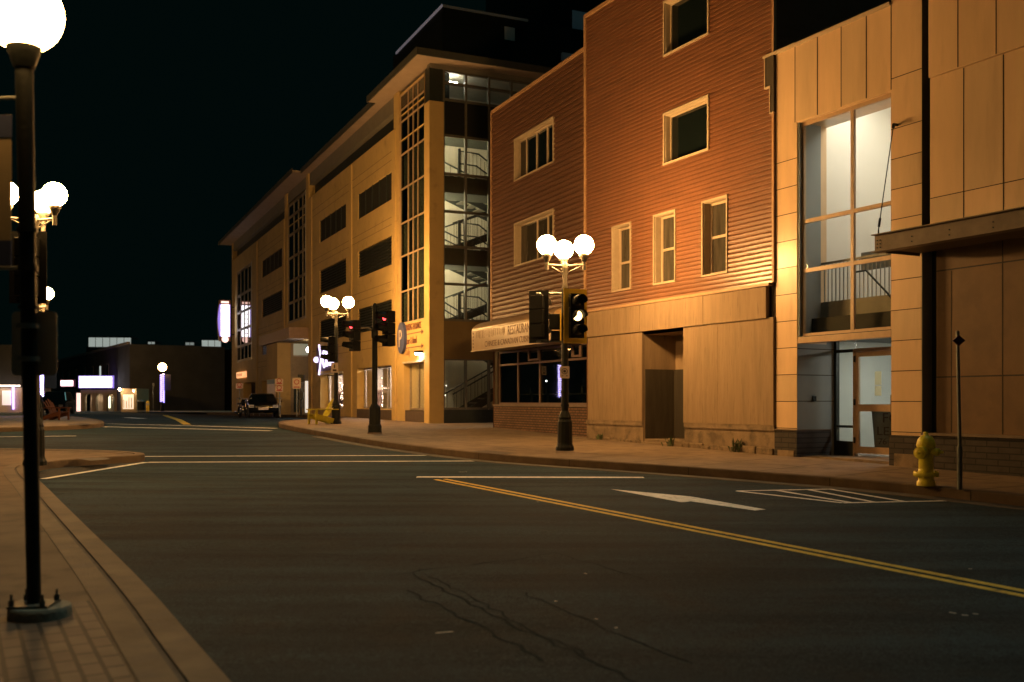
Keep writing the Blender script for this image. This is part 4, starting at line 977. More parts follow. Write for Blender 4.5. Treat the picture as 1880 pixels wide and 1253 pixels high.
m = MB(); m.box(LS, a + 1.3 * bwid, a + 1.7 * bwid, -1.5, -1.46, .8, 2.1); m.build('lit_doorway', emis('lit_doorway', (.95, 1, .6), 2.5), fb)
m = MB()
for i in range(3): m.sphere(LS.pt(a + (i + .5) * bwid, -.8, 2.2), .09, 8, 5)
m.build('arcade_lamp', emis('arcade_lamp', (1, .75, .5), 60), fb)
m = MB(); m.box(FB, FB.u(90), FB.u(140), .02, .3, .4, 3.2); m.build('shopfront', fpale, fb)
m = MB()
m.box(LS, LS.u(144), LS.u(149), .1, .4, .4, 2.5)
m.build('lit_column', emis('lit_column', (1, .6, .5), 1.6), fb)
# corner kiosk with lit window
KB = Frame(((222 - CX) / F * 100, 100), (1, -.05))
kb = thing('corner_kiosk', 'small cream corner shop with a bright display window beside the dark wall', 'shop', KB.pt(.8, -1.5, .5))
m = MB(); m.box(KB, 0, 1.6, -3, 0, .3, 2.85); m.build('wall', mat('kiosk_wall', (.5, .38, .22), .8), kb)
m = MB(); m.box(KB, .22, 1.3, 0, .04, .8, 2.25); k1 = m.build('window', emis('kiosk_glow', (1, .74, .48), 1.1), kb)
m = MB()
for i in range(4): m.box(KB, .3 + i * .26, .36 + i * .26, .04, .07, .9, 1.2 + .5 * random.random() + .4)
m.build('display', mat('kiosk_display', (.2, .12, .08), .7), k1)
m = MB(); m.sphere(KB.pt(.1, .5, 2.75), .14, 8, 6); m.sphere(KB.pt(1.5, .45, 2.6), .08, 8, 6); m.build('lamp', emis('kiosk_lamp', (1, .7, .42), 60), kb)
DW = Frame(((228 - CX) / F * 112, 112), (1, .06))
dw = thing('dark_block', 'plain unlit dark building filling the end of the street left of the garage', 'building', DW.pt(10, -6, .5))
m = MB(); m.box(DW, 0, 26, -8, 0, .2, 7.4); m.build('wall', mat('unlit_wall', (.012, .014, .014), .85), dw)
m = MB(); a = DW.uz(229, 684); b = DW.uz(243, 678); m.box(DW, a[0] + .3, b[0], 0, .03, a[1], b[1]); m.build('window', emis('dim_window_glow', (.9, .8, .5), .35), dw)
for (p0, p1, y0, y1, lbl, Y, s) in ((162, 238, 637, 620, 'lit glass roof terrace above the far dark street-end building', 150, .38), (340, 356, 634, 629, 'small lit rooftop window strip left of the violet blade sign', 150, .22), (370, 405, 637, 625, 'lit glazed rooftop room just left of the violet blade sign', 150, .4), (271, 284, 632, 628, 'tiny lit rooftop window far above the street-end lamp', 150, .3)):
    k0, k1 = (p0 - CX) / F * Y, (p1 - CX) / F * Y; z0, z1 = HC + (HY - y0) / F * Y, HC + (HY - y1) / F * Y
    t = thing('rooftop_room', lbl, 'rooftop room', (k0, Y, .3), 'lit rooftop rooms on the far hillside')
    FRm = Frame((k0, Y), (1, .1)); wd = k1 - k0
    m = MB(); m.box(FRm, -.3, wd + .3, -5, -.1, .3, z0); m.box(FRm, -.1, wd + .1, -4, 0, z1, z1 + .2); m.build('wall', mat('unlit_wall', (.012, .014, .014)), t)
    m = MB(); m.box(FRm, 0, wd, -.2, -.1, z0, z1); gl = m.build('glazing', emis('rooftop_glow_%d' % int(s * 100), (.75, .85, .78), s), t)
    m = MB(); n = max(2, int(wd / .9))
    for i in range(n + 1): m.box(FRm, wd * i / n - .03, wd * i / n + .03, -.1, -.02, z0, z1)
    m.build('mullion', mat('far_frame', (.2, .18, .13)), gl)
PS = Frame(((-90 - CX) / F * 95, 95), (1, .1))
ps = thing('pale_shop', 'pale lit shopfront at the far left edge behind the lamp posts', 'shop', PS.pt(4, -3, .5))
m = MB(); m.box(PS, 0, 7.1, -6, 0, .3, 2.9); m.build('wall', fpale, ps)
m = MB(); m.box(PS, 0, 7.3, -7, -.2, 2.9, 7); m.build('upper_wall', mat('unlit_wall', (.012, .014, .014)), ps)
m = MB(); m.box(PS, 4.7, 5.5, .02, .1, 1.2, 2.6); m.build('poster', emis('poster_glow', (1, .78, .72), .8), ps)
m = MB(); m.box(PS, 5.7, 5.8, .0, .3, .8, 3.1); m.build('tube_light', emis('violet_tube', (.45, .3, 1), 3), ps)
m = MB(); m.box(PS, 1, 6.5, .5, .7, 3.0, 3.1); m.build('awning_lamp', emis('awning_lamp', (1, .75, .6), 9), ps)
TBk = Frame(((40 - CX) / F * 175, 175), (1, .1))
ob = thing('amber_building', 'far low building coloured amber as if washed by a street lamp, left of the lit signs', 'building', TBk.pt(5, -3, .5))
m = MB(); m.box(TBk, 0, 6.2, -5, 0, .2, 6.0); m.box(TBk, 0, 6.3, -5, .15, 6.0, 6.2); m.build('wall', mat('amber_lit_wall', (.42, .25, .10), .8), ob)  # amber lamplight put into the wall colour
m = MB()
for i in range(3): m.box(TBk, .8 + i * 1.7, 1.7 + i * 1.7, 0, .03, 1.4, 3.4)
m.build('window', darkg, ob)

# ================================================================ street lamps
def lamp_parts(t, globes=True, h=4.0, gm=globe_m, wrap=False):
    """three-globe cast-iron lamp, built at the origin"""
    m = MB(); m.lathe((0, 0, 0), [(.2, 0), (.2, .07), (.175, .12), (.165, .16), (.16, .62), (.135, .68), (.14, .72), (.11, .80), (.085, .86)], 12, False); m.build('base', blackmet, t)
    m = MB(); m.lathe((0, 0, 0), [(.08, .84), (.072, h - .55), (.07, h - .5)], 14); m.lathe((0, 0, 0), [(.095, .95), (.095, 1.0)], 14); m.lathe((0, 0, 0), [(.09, 1.25), (.09, 1.29)], 14); m.build('post', blackmet, t)
    m = MB(); m.lathe((0, 0, 0), [(.06, h - .5), (.075, h - .47), (.05, h - .4), (.06, h - .1), (.08, h - .06), (.08, h + .04), (.04, h + .1)], 12)
    ends = []
    for k in range(3):
        a = math.radians(90 + 120 * k); c, s_ = math.cos(a), math.sin(a)
        e = Vector((.46 * c, .46 * s_, h)); ends.append(e)
        m.tube((.05 * c, .05 * s_, h), e, .022, n=8)
        m.path([(.05 * c, .05 * s_, h - .16), (.2 * c, .2 * s_, h - .10), (.42 * c, .42 * s_, h - .01)], .012, 6)
        m.tube(e - Vector((0, 0, .12)), e + Vector((0, 0, .06)), .04, n=10)
    m.build('arm', mat('lamp_arm_iron', (.06, .055, .045), .45), t)
    for e in ends:
        m = MB(); m.lathe(e, [(.045, .06), (.09, .16), (.11, .21), (.10, .225)], 14); cp = m.build('globe_cup', mat('lamp_arm_iron', (.06, .055, .045)), t)
        MB().sphere(e + Vector((0, 0, .42)), .21, 20, 12).build('globe', gm, cp)
    if wrap:
        m = MB(); P = []
        for i in range(260):
            z = 1.0 + (h - 1.7) * i / 259; a = i * .42; P.append((.12 * math.cos(a), .12 * math.sin(a), z))
        m.path(P, .028, 5); m.build('light_string', purple_l, t)
LG = 'black three-globe street lamps'
def onwalk(px, py, dz=.15):
    x, y = gp(px, py, dz); return Vector((x, y, ground(y) + dz))
r1 = Vector(((1037 - CX) / F * 21.6, 21.6, ground(21.6) + .15))
lamp = thing('street_lamp', 'black three-globe street lamp carrying the amber traffic signal before the restaurant', 'street lamp', (0, 0, 0), LG, local=True)
lamp_parts(lamp); lamp.location = r1
r2 = onwalk(617, 778.5)
dup(lamp, r2, math.radians(24), 'black three-globe street lamp standing behind the yellow chair', LG)
l1 = Vector((gp(60, 850, .15)[0], 17.6, 0)); l1 = Vector(((64 - CX) / F * 17.6, 17.6, ground(17.6) + .15))
tall = thing('street_lamp', 'black three-globe street lamp on the left corner partly behind the nearest post', 'street lamp', (0, 0, 0), LG, local=True)
lamp_parts(tall, h=4.33); tall.location = l1; tall.rotation_euler = (0, 0, math.radians(8))
l2 = Vector(((69 - CX) / F * 33, 33, ground(33) + .15))
dup(lamp, l2, math.radians(3), 'black three-globe street lamp beyond the junction, its globes seen either side of the nearest post', LG)
l3 = Vector(((58 - CX) / F * 90, 90, ground(90) + .15))
dup(lamp, l3, 0, 'small distant three-globe street lamp at far left, low beside the nearest post', LG)
wl_ = thing('wrapped_street_lamp', 'three-globe street lamp with its post wound in violet lights, hidden by the nearest post', 'street lamp', (0, 0, 0), LG, local=True)
lamp_parts(wl_, gm=globe_s, wrap=True, h=3.65); wl_.location = (-23.3, 49.2, ground(49.2) + .15)
fl = thing('globe_street_lamp', 'distant single-globe street lamp with its post wound in violet lights', 'street lamp', (0, 0, 0), None, local=True)
m = MB(); m.lathe((0, 0, 0), [(.2, 0), (.17, .5), (.08, .8), (.06, 3.5), (.1, 3.6)], 10); m.build('post', blackmet, fl)
MB().sphere((0, 0, 3.95), .36, 14, 8).build('globe', globe_s, fl)
m = MB(); m.path([(.16 * math.cos(i * .6), .16 * math.sin(i * .6), .85 + 2.5 * i / 150) for i in range(151)], .05, 5); m.build('light_string', emis('violet_string', (.4, .3, 1), 3.2), fl)
m = MB(); m.box(W, .1, .75, -.03, .03, 1.9, 3.3); m.build('banner', mat('lamp_banner', (.10, .10, .16), .8), fl)
yF = 88; fl.location = ((298 - CX) / F * yF, yF, ground(yF) + .1)

# nearest post, left edge of the frame
n0 = onwalk(63, 1131)
npst = thing('globe_post', 'nearest dark street post at left with one big glowing globe, banner and sign', 'street lamp', n0)
topx = Vector((n0.x - .065, n0.y, 0))
def along(z): return Vector((n0.x + (topx.x - n0.x) * (z - n0.z) / 3.5, n0.y, z))
zg = HC + (HY - 25) / F * n0.y
m = MB(); m.tube(along(n0.z + .06), along(zg - .3), .041, .052, n=18); m.tube(along(2.38), along(2.42), .058, n=18); m.tube(along(2.62), along(2.645), .06, n=18); m.tube(along(2.15), along(2.17), .06, n=18); m.build('post', blackmet, npst)
m = MB(); m.tube(along(zg - .34), along(zg - .16), .06, .12, n=18); m.build('globe_cup', blackmet, npst)
MB().sphere(along(zg), .235, 28, 16).build('globe', emis('near_globe', SODIUM, 60), npst)
m = MB(); m.lathe((n0.x + .035, n0.y, n0.z), [(.185, -.1), (.185, .05), (.175, .065)], 4 * 5); ft = m.build('footing', footing, npst, bevel=.01)
m = MB(); m.box(Frame((n0.x, n0.y), (1, .1)), -.12, .12, -.12, .12, n0.z + .065, n0.z + .08); bpz = m.build('base_plate', mat('dull_plate', (.07, .07, .06), .7), npst)
for sx_ in (-1, 1):
    for sy_ in (-1, 1):
        m = MB(); c = Vector((n0.x + sx_ * .095, n0.y + sy_ * .095, n0.z + .08)); m.tube(c, c + Vector((0, 0, .035)), .018, n=6); m.tube(c, c + Vector((0, 0, .07)), .009, n=8); m.build('anchor_bolt', mat('dull_plate', (.07, .07, .06)), bpz)
m = MB(); aw1 = along(HC + (HY - 180) / F * n0.y); aw2 = along(HC + (HY - 492) / F * n0.y)
for p in (aw1, aw2): m.tube(p, p + Vector((-.68, .05, 0)), .012, n=8)
m.build('banner_arm', galv, npst)
m = MB(); zA, zB = aw2.z + .01, aw1.z - .1
FRb = Frame((n0.x, n0.y), (-1, .08))
m.box(FRb, .15, .66, -.003, .003, zA, zB); bn = m.build('banner', mat('cream_banner', (.45, .36, .2), .85, .12, 3), npst)
bb_ = mat('blue_band', (.05, .07, .16), .85)
for za_, zb_ in ((zB - .14, zB - .002), (zA + .002, zA + .16)): MB().box(FRb, .148, .662, -.006, .006, za_, zb_).build('banner_band', bb_, bn)
m = MB(); m.box(FRb, .15, .66, .0032, .006, zB - .5, zB - .16); m.build('banner_panel', mat('ochre_band', (.5, .28, .06), .85, .3, 5), bn)
# sign plate seen from behind
sgp = thing('street_sign', 'grey back of a rounded street sign bolted to the nearest post', 'sign', n0 + Vector((0, .1, 1.5)))
zs0, zs1 = HC + (HY - 690) / F * (n0.y + .08), HC + (HY - 572) / F * (n0.y + .08)
def rrect(Fr, u0, u1, z0, z1, w0, w1, r):
    P = []
    for cx_, cz_, a0 in ((u1 - r, z1 - r, 0), (u0 + r, z1 - r, 90), (u0 + r, z0 + r, 180), (u1 - r, z0 + r, 270)):
        P += [(cx_ + r * math.cos(math.radians(a0 + 15 * k)), cz_ + r * math.sin(math.radians(a0 + 15 * k))) for k in range(7)]
    return MB().prism(Fr, P, w0, w1)
FS = Frame((0, n0.y + .085), (1, .0))
rrect(FS, (22 - CX) / F * (n0.y + .09), (105 - CX) / F * (n0.y + .09), zs0, zs1, -.003, .0, .03).build('plate', signback, sgp)
m = MB()
for z in (zs0 + .1, zs1 - .1): m.tube((along(z).x, n0.y - .02, z - .015), (along(z).x, n0.y - .02, z + .015), .068, n=16)
m.build('clamp', galv, sgp)

# ================================================================ traffic signals
def signal(label, loc, rot, on, plate, group, body=sigblk):
    """three-lens head built at the origin facing -y, centred at its middle lens"""
    t = thing('traffic_signal', label, 'traffic signal', (0, 0, 0), group, local=True)
    m = MB()
    for k in (-1, 0, 1): m.box(W, -.15, .15, -.12, .12, k * .31 - .15, k * .31 + .15)
    m.build('housing', body, t, bevel=.015)
    if plate and on == 'none':
        MB().box(W, -.24, .24, .0, .012, -.57, .57).build('backplate', plate, t)
    elif plate:
        m = MB(); z0, z1, r = -.58, .58, .265
        m.box(W, -r, -.155, .0, .012, z0, z1); m.box(W, .155, r, .0, .012, z0, z1); m.box(W, -.155, .155, .0, .012, .47, z1); m.box(W, -.155, .155, .0, .012, z0, -.47); m.build('backplate', plate, t)
        m = MB(); m.box(W, -.155, .155, .118, .126, -.47, .47); m.build('face', sigblk, t)
    for k, nm in ((1, 'red'), (0, 'amber'), (-1, 'green')):
        c = Vector((0, -.126, k * .31)); n = 20
        m = MB(); vs = [c + Vector((.105 * math.cos(a), 0, .105 * math.sin(a))) for a in [2 * math.pi * i / n for i in range(n)]] + [c + Vector((0, -.03, 0))]
        m.add(vs, [(i, (i + 1) % n, n) for i in range(n)], True); m.build('lens', {'red': redlens, 'amber': amber}.get(nm) if nm == on else lens_off, t)
        m = MB(); a0, a1, q = -35, 215, 18; vs = []
        for r in (.125, .117):
            for y, cutb in ((0, 0), (-.25, 28)):
                for i in range(q + 1):
                    a = math.radians(a0 + cutb + (a1 - a0 - 2 * cutb) * i / q); vs.append(c + Vector((r * math.cos(a), y, r * math.sin(a))))
        Q = q + 1; fs = []
        for i in range(q):
            fs += [(i, i + 1, Q + i + 1, Q + i), (2 * Q + i, 3 * Q + i, 3 * Q + i + 1, 2 * Q + i + 1), (Q + i, Q + i + 1, 3 * Q + i + 1, 3 * Q + i)]
        m.add(vs, fs, True); m.build('visor', sigblk, t)
    t.location = loc; t.rotation_euler = (0, 0, rot)
    return t
SG = 'traffic signal heads at the junction'
def atpx(px, py, Y): return Vector(((px - CX) / F * Y, Y, HC + (HY - py) / F * Y))
sa = signal('yellow-bordered traffic signal with its middle lamp lit amber, on the lamp by the restaurant', atpx(1056, 581, 21.2), math.radians(20), 'amber', sigy, SG)
sb = signal('black back of a traffic signal left of the amber one on the restaurant lamp', atpx(989, 582, 21.65), math.radians(150), 'none', sigblk, SG)
m = MB()
z1, z0 = atpx(1020, 539, 21.6).z, atpx(1020, 627, 21.6).z
for z in (z1, z0): m.tube(Vector((r1.x - .62, r1.y + .05, z)), Vector((r1.x + .02, r1.y, z)), .025, n=8); m.tube(Vector((r1.x, r1.y, z)), Vector((r1.x + .2, r1.y - .2, z)), .025, n=8)
br = m.build('signal_bracket', galv, None); br['label'] = 'pair of steel brackets holding the signals to the lamp by the restaurant'; br['category'] = 'bracket'
cb = thing('control_box', 'black junction box with yellow edge on the lamp between its two signals', 'control box', (r1.x - .15, r1.y, z0))
m = MB(); m.box(W, r1.x - .34, r1.x - .08, -r1.y - .12, -r1.y + .08, atpx(0, 605, 21.6).z, atpx(0, 577, 21.6).z); m.box(W, r1.x - .3, r1.x - .1, -r1.y - .1, -r1.y + .06, atpx(0, 625, 21.6).z, atpx(0, 608, 21.6).z); m.build('case', sigblk, cb, bevel=.015)
m = MB(); m.box(W, r1.x - .11, r1.x - .085, -r1.y + .08, -r1.y + .11, atpx(0, 626, 21.6).z, atpx(0, 570, 21.6).z); m.build('edge', sigy, cb)
pbs = thing('pedestrian_button_sign', 'small square sign with ringed symbol on the post of the restaurant lamp', 'sign', atpx(1035, 684, r1.y - .1))
FP = Frame((r1.x, r1.y - .09), (1, 0)); zc = atpx(0, 684, r1.y - .1).z
rrect(FP, -.115, .095, zc - .13, zc + .13, 0, .006, .02).build('plate', signwhite, pbs)
m = MB(); n = 24
for r0, r1_ in ((.052, .066), (.0, .03)):
    vs = [FP.pt(-.01 + r * math.cos(2 * math.pi * i / n), .008, zc + .025 + r * math.sin(2 * math.pi * i / n)) for r in (r0, r1_) for i in range(n)]
    m.add(vs, [(i, (i + 1) % n, n + (i + 1) % n, n + i) for i in range(n)])
for sx_ in (-1, 1): m.prism(FP, [(-.01 + sx_ * .035, zc - .09), (-.01 + sx_ * .035, zc - .06), (-.01 + sx_ * .075, zc - .075)], .006, .008)
m.build('symbol', inkd, pbs)

# signal pole in the middle distance
p0 = onwalk(688, 796)
sp = thing('signal_pole', 'black signal pole with two curved arms on the pavement before the shop windows', 'signal pole', p0)
m = MB(); m.lathe(p0, [(.2, 0), (.2, .22), (.17, .27), (.165, .75), (.12, .82), (.1, .86)], 10, False); m.build('base', blackmet, sp)
m = MB(); m.lathe(p0, [(.19, -.02), (.22, -.02), (.22, .03), (.19, .03)], 12); m.build('footing', kerbm, sp)
zp = lambda y: HC + (HY - y) / F * p0.y
m = MB(); m.lathe((p0.x, p0.y, 0), [(.085, p0.z + .84), (.078, zp(622)), (.1, zp(620)), (.1, zp(608)), (.075, zp(606)), (.07, zp(562)), (.03, zp(557))], 14); m.build('pole', blackmet, sp)
X = lambda px: (px - CX) / F * p0.y
m = MB()
m.path([(p0.x, p0.y, zp(614)), (X(682), p0.y, zp(606)), (X(676), p0.y, zp(602)), (X(664), p0.y, zp(602.5)), (X(655), p0.y, zp(606))], .03, 8)
m.path([(p0.x, p0.y, zp(614)), (X(694), p0.y, zp(606)), (X(699), p0.y, zp(599)), (X(708), p0.y, zp(596.5)), (X(716), p0.y, zp(596))], .03, 8)
m.build('arm', mat('worn_arm', (.15, .13, .09), .4), sp)
sc = signal('black traffic signal showing red on the left arm of the signal pole', Vector((X(652), p0.y - .05, zp(617))), math.radians(-52), 'red', None, SG)
sd = signal('black traffic signal showing red on the right arm of the signal pole', Vector((X(714), p0.y - .05, zp(604))), math.radians(-52), 'red', None, SG)
sd.scale = (1.12,) * 3
for o in (sc,): o.scale = (.98,) * 3
se = signal('dark traffic signal seen edge-on, on the lamp behind the yellow chair', Vector((r2.x - .12, r2.y - .3, HC + (HY - 643) / F * 36.5)), math.radians(-70), 'none', None, SG)
ss = thing('crossing_sign', 'tall narrow sign with dark symbols under the signal on the lamp behind the yellow chair', 'sign', r2 + Vector((0, -.12, 2.3)))
FQ = Frame((r2.x, r2.y - .12), (1, 0)); za, zb = HC + (HY - 685) / F * 36.5, HC + (HY - 667) / F * 36.5
rrect(FQ, -.16, .10, za, zb, 0, .008, .02).build('plate', signwhite, ss)
m = MB(); m.prism(FQ, [(-.06, zb - .12), (0, zb - .12), (-.03, zb - .04)], .008, .01); m.box(FQ, -.05, -.01, .008, .01, zb - .2, zb - .12); m.box(FQ, -.1, .04, .008, .01, za + .05, za + .12); m.build('symbol', inkd, ss)
# signal on the left corner lamp: tall black back plate with a bracket
sf = signal('large black traffic signal back on the left corner lamp, above the rounded street sign', Vector((l1.x + .0, l1.y - .25, HC + (HY - 492) / F * 17.4)), math.radians(186), 'none', sigblk, SG); sf.scale = (1.3, 1.1, 1.1)
m = MB(); m.tube((l1.x + .05, l1.y, HC + (HY - 552) / F * 17.6), (l1.x + .22, l1.y - .1, HC + (HY - 552) / F * 17.6), .03, n=8); m.tube((l1.x + .05, l1.y - .1, HC + (HY - 570) / F * 17.6), (l1.x + .05, l1.y - .1, HC + (HY - 550) / F * 17.6), .03, n=8)
b2 = m.build('signal_bracket', galv, None); b2['label'] = 'short steel bracket of the signal on the left corner lamp'; b2['category'] = 'bracket'

# ================================================================ hydrant and meter post
hy = onwalk(1700, 892)
h = thing('fire_hydrant', 'yellow fire hydrant at the kerb in front of the tan-panelled building', 'fire hydrant', hy)
m = MB(); m.lathe(hy, [(.125, 0), (.125, .06), (.105, .07), (.105, .13), (.165, .135), (.17, .15), (.17, .175), (.165, .19), (.104, .195), (.099, .25), (.097, .52), (.118, .525), (.12, .545), (.105, .56)], 24); m.build('barrel', hydy, h)
m = MB(); m.lathe(hy, [(.125, .55), (.13, .575), (.125, .6), (.11, .65), (.08, .69), (.04, .71), (.032, .71), (.03, .755), (.025, .76)], 24); m.build('bonnet', hydy, h)
def nozzle(dirv, r, ln, z):
    c = hy + Vector((0, 0, z)); d = Vector(dirv).normalized(); m = MB()
    m.tube(c, c + d * ln * .62, r * .8, n=18); m.tube(c + d * ln * .6, c + d * ln * .92, r, r * .96, n=18); m.tube(c + d * ln * .92, c + d * ln * 1.0, r * .85, r * .5, n=18); m.tube(c + d * ln, c + d * (ln + .035), .018, n=5); m.build('nozzle_cap', hydy, h)
nozzle((-.72, -.70, 0), .088, .235, .47); nozzle((.72, -.70, 0), .052, .2, .48); nozzle((.7, .7, 0), .052, .2, .48)
m = MB()
for i in range(8):
    a = math.pi * 2 * i / 8 + .2; c = hy + Vector((.15 * math.cos(a), .15 * math.sin(a), .125)); m.tube(c, c + Vector((0, 0, .08)), .013, n=6)
m.build('flange_bolt', hydy, h)
mp_ = onwalk(1762, 899)
mt = thing('sign_post', 'slim grey post with a small dark diamond plate near its top, right of the hydrant', 'post', mp_)
m = MB(); zz = lambda y: HC + (HY - y) / F * mp_.y
m.tube(mp_, Vector((mp_.x, mp_.y, zz(822))), .036, n=12); m.tube(Vector((mp_.x, mp_.y, zz(822))), Vector((mp_.x, mp_.y, zz(818))), .036, .026, n=12); m.tube(Vector((mp_.x, mp_.y, zz(818))), Vector((mp_.x - .03, mp_.y, zz(608))), .024, n=12); m.build('post', galv, mt)
m = MB(); c = Vector((mp_.x - .03, mp_.y - .03, zz(626))); r = .085
FD = Frame((c.x, c.y), (1, 0)); m.prism(FD, [(-r, c.z), (0, c.z - r * .85), (r, c.z), (0, c.z + r * .85)], -.02, .02); m.build('diamond_plate', mat('dark_red_plate', (.05, .012, .02), .4), mt)

# ================================================================ adirondack chairs
def adirondack(m_, label, loc, rot):
    t = thing('adirondack_chair', label, 'chair', (0, 0, 0), 'painted wooden garden chairs', local=True)
    m = MB()
    for i in range(6):
        f = i / 5; y = -.42 + .52 * f; z = .37 - .13 * f; m.box(W, -.27, .27, -y - .035, -y + .035, z, z + .02)
    m.build('seat', m_, t)
    m = MB()
    for i in range(5):
        x = -.22 + .11 * i; hgt = .95 - .07 * abs(i - 2)
        a = Vector((x * .8, .08, .22)); b = Vector((x * 1.15, .46, hgt)); n_ = Vector((.045, 0, 0)); tk = Vector((0, .02, .01))
        m.add([a - n_, a + n_, b + n_, b - n_, a - n_ + tk, a + n_ + tk, b + n_ + tk, b - n_ + tk], [(0, 1, 2, 3), (7, 6, 5, 4), (0, 4, 5, 1), (1, 5, 6, 2), (2, 6, 7, 3), (3, 7, 4, 0)])
    m.build('backrest', m_, t)
    for s_ in (-1, 1):
        m = MB(); m.box(W, s_ * .37 - .06, s_ * .37 + .06, -.5, .45, .54, .58); m.build('armrest', m_, t)
        m = MB(); m.box(W, s_ * .31 - .02, s_ * .31 + .02, .34, .43, 0, .55); m.build('front_leg', m_, t)
        m = MB(); p = [(-.44, .42), (.66, .13), (.66, 0), (.42, 0), (-.44, .23)]
        vs = [Vector((s_ * .285 + dx, y, z)) for dx in (-.018, .018) for y, z in p]; m.add(vs, [(0, 1, 2, 3, 4), (9, 8, 7, 6, 5)] + [(i, (i + 1) % 5, 5 + (i + 1) % 5, 5 + i) for i in range(5)]); m.build('rear_leg', m_, t)
    t.location = loc; t.rotation_euler = (0, 0, rot); t.scale = (.95,) * 3
    return t
yc = onwalk(591, 778.8); adirondack(woody, 'yellow wooden garden chair beside the second street lamp on the pavement', yc, math.radians(-52))
oc = onwalk(104, 771.5); oc_ = adirondack(woodo, 'orange wooden garden chair on the far left pavement corner', oc, math.radians(75)); oc_.scale = (.9,) * 3

# ================================================================ vehicles
def car(label, loc, rot, suv=False, name='parked_car'):
    t = thing(name, label, 'car', (0, 0, 0), 'parked vehicles', local=True)
    wd = .88 if not suv else .98; H = 1.36 if not suv else 1.75; bl = .82 if not suv else 1.02
    prof = [(-2.2, .38), (-2.25, .62), (-2.1, bl - .1), (-1.1, bl + .02), (2.05, bl + .03), (2.22, bl - .08), (2.25, .45), (2.1, .28), (-2.05, .28)]
    xs = [-wd, -wd * .96, wd * .96, wd]
    m = MB(); n = len(prof); vs = []
    for x, sc_ in ((-wd, .94), (-wd * .9, 1), (wd * .9, 1), (wd, .94)): vs += [(x, y * (1 if abs(x) < wd else .97), .28 + (z - .28) * sc_) for y, z in prof]
    fs = [tuple(range(n)), tuple(range(4 * n - 1, 3 * n - 1, -1))]
    for k in range(3): fs += [(k * n + i, k * n + (i + 1) % n, (k + 1) * n + (i + 1) % n, (k + 1) * n + i) for i in range(n)]
    m.add(vs, fs); m.build('body', carblk, t, bevel=.05)
    cab = [(-1.15, bl), (-.45, H - .04), (.0, H), (1.0 if not suv else 1.75, H - .02), (1.9 if not suv else 2.1, bl + .02)]
    m = MB(); n = len(cab); vs = [(s_ * (wd * .93 - .22 * (z - bl) / (H - bl)), y, z) for s_ in (-1, 1) for y, z in cab]
    m.add(vs, [tuple(range(n)), tuple(range(2 * n - 1, n - 1, -1))] + [(i, (i + 1) % n, n + (i + 1) % n, n + i) for i in range(n)]); m.build('cabin', carblk, t, bevel=.05)
    def glass(i, inset):
        (y0, z0), (y1, z1) = cab[i], cab[i + 1]; m = MB(); q = []
        nrm = Vector((0, -(z1 - z0), (y1 - y0))).normalized() * .012
        if nrm.z < 0: nrm = -nrm
        for f, s_ in ((.12, -1), (.12, 1), (.9, 1), (.9, -1)):
            y = y0 + (y1 - y0) * f; z = z0 + (z1 - z0) * f; q.append(Vector((s_ * (wd * .93 - .22 * (z - bl) / (H - bl) - inset), y, z)) + nrm)
        m.quad(*q); return m
    glass(0, .1).build('windscreen', darkg, t); glass(3, .1).build('rear_window', darkg, t)
    for s_ in (-1, 1):
        m = MB(); P = [(-.85, bl + .07), (-.35, H - .14), (.95, H - .13), (1.45, bl + .07)]
        m.quad(*[(s_ * (wd * .93 - .22 * (z - bl) / (H - bl) + .012), y, z) for y, z in P]); m.build('side_window', darkg, t)
        m = MB(); m.box(W, s_ * wd * .72 - .14, s_ * wd * .72 + .14, 2.2, 2.27, .58, .72); m.build('headlight', mat('headlight_lens', (.5, .5, .48), .1), t)
        m = MB(); m.box(W, s_ * wd * .70 - .18, s_ * wd * .70 + .18, -2.275, -2.22, bl - .2, bl - .06); m.build('tail_light', mat('tail_lens', (.25, .02, .02), .2), t)
        m = MB(); m.box(W, s_ * (wd + .08) - .08, s_ * (wd + .08) + .08, .72, .84, bl + .02, bl + .16); m.build('wing_mirror', carblk, t, bevel=.03)
        for y in (-1.35, 1.35):
            m = MB(); r = .33 if not suv else .38; m.tube((s_ * (wd - .2), y, r), (s_ * (wd + .01), y, r), r, n=20); wh = m.build('wheel', tyrem, t, bevel=.03)
            m = MB(); m.tube((s_ * (wd - .05), y, r), (s_ * (wd + .02), y, r), r * .62, n=16); m.build('rim', chrome, wh)
    m = MB(); m.box(W, -.26, .26, -2.262, -2.235, bl - .22, bl - .1); m.box(W, -.26, .26, 2.235, 2.262, .45, .57); m.build('number_plate', signwhite, t)
    m = MB(); m.box(W, -wd * .9, wd * .9, -2.28, -2.2, .42, .47); m.box(W, -wd * .8, wd * .8, 2.2, 2.285, .62, .66); m.build('trim_strip', chrome, t)
    t.location = loc; t.rotation_euler = (0, 0, rot)
    return t
x, y = gp(481, 768.0); y += 2.2; x = (481 - CX) / F * y
car('black saloon car parked in the bay before the garage entrance', (x, y, ground(y)), math.radians(16))
x, y = gp(104, 761.0); y += 2.0; x = (104 - CX) / F * y
car('black sport utility vehicle parked beyond the orange chair', (x, y, ground(y)), math.radians(14), True)
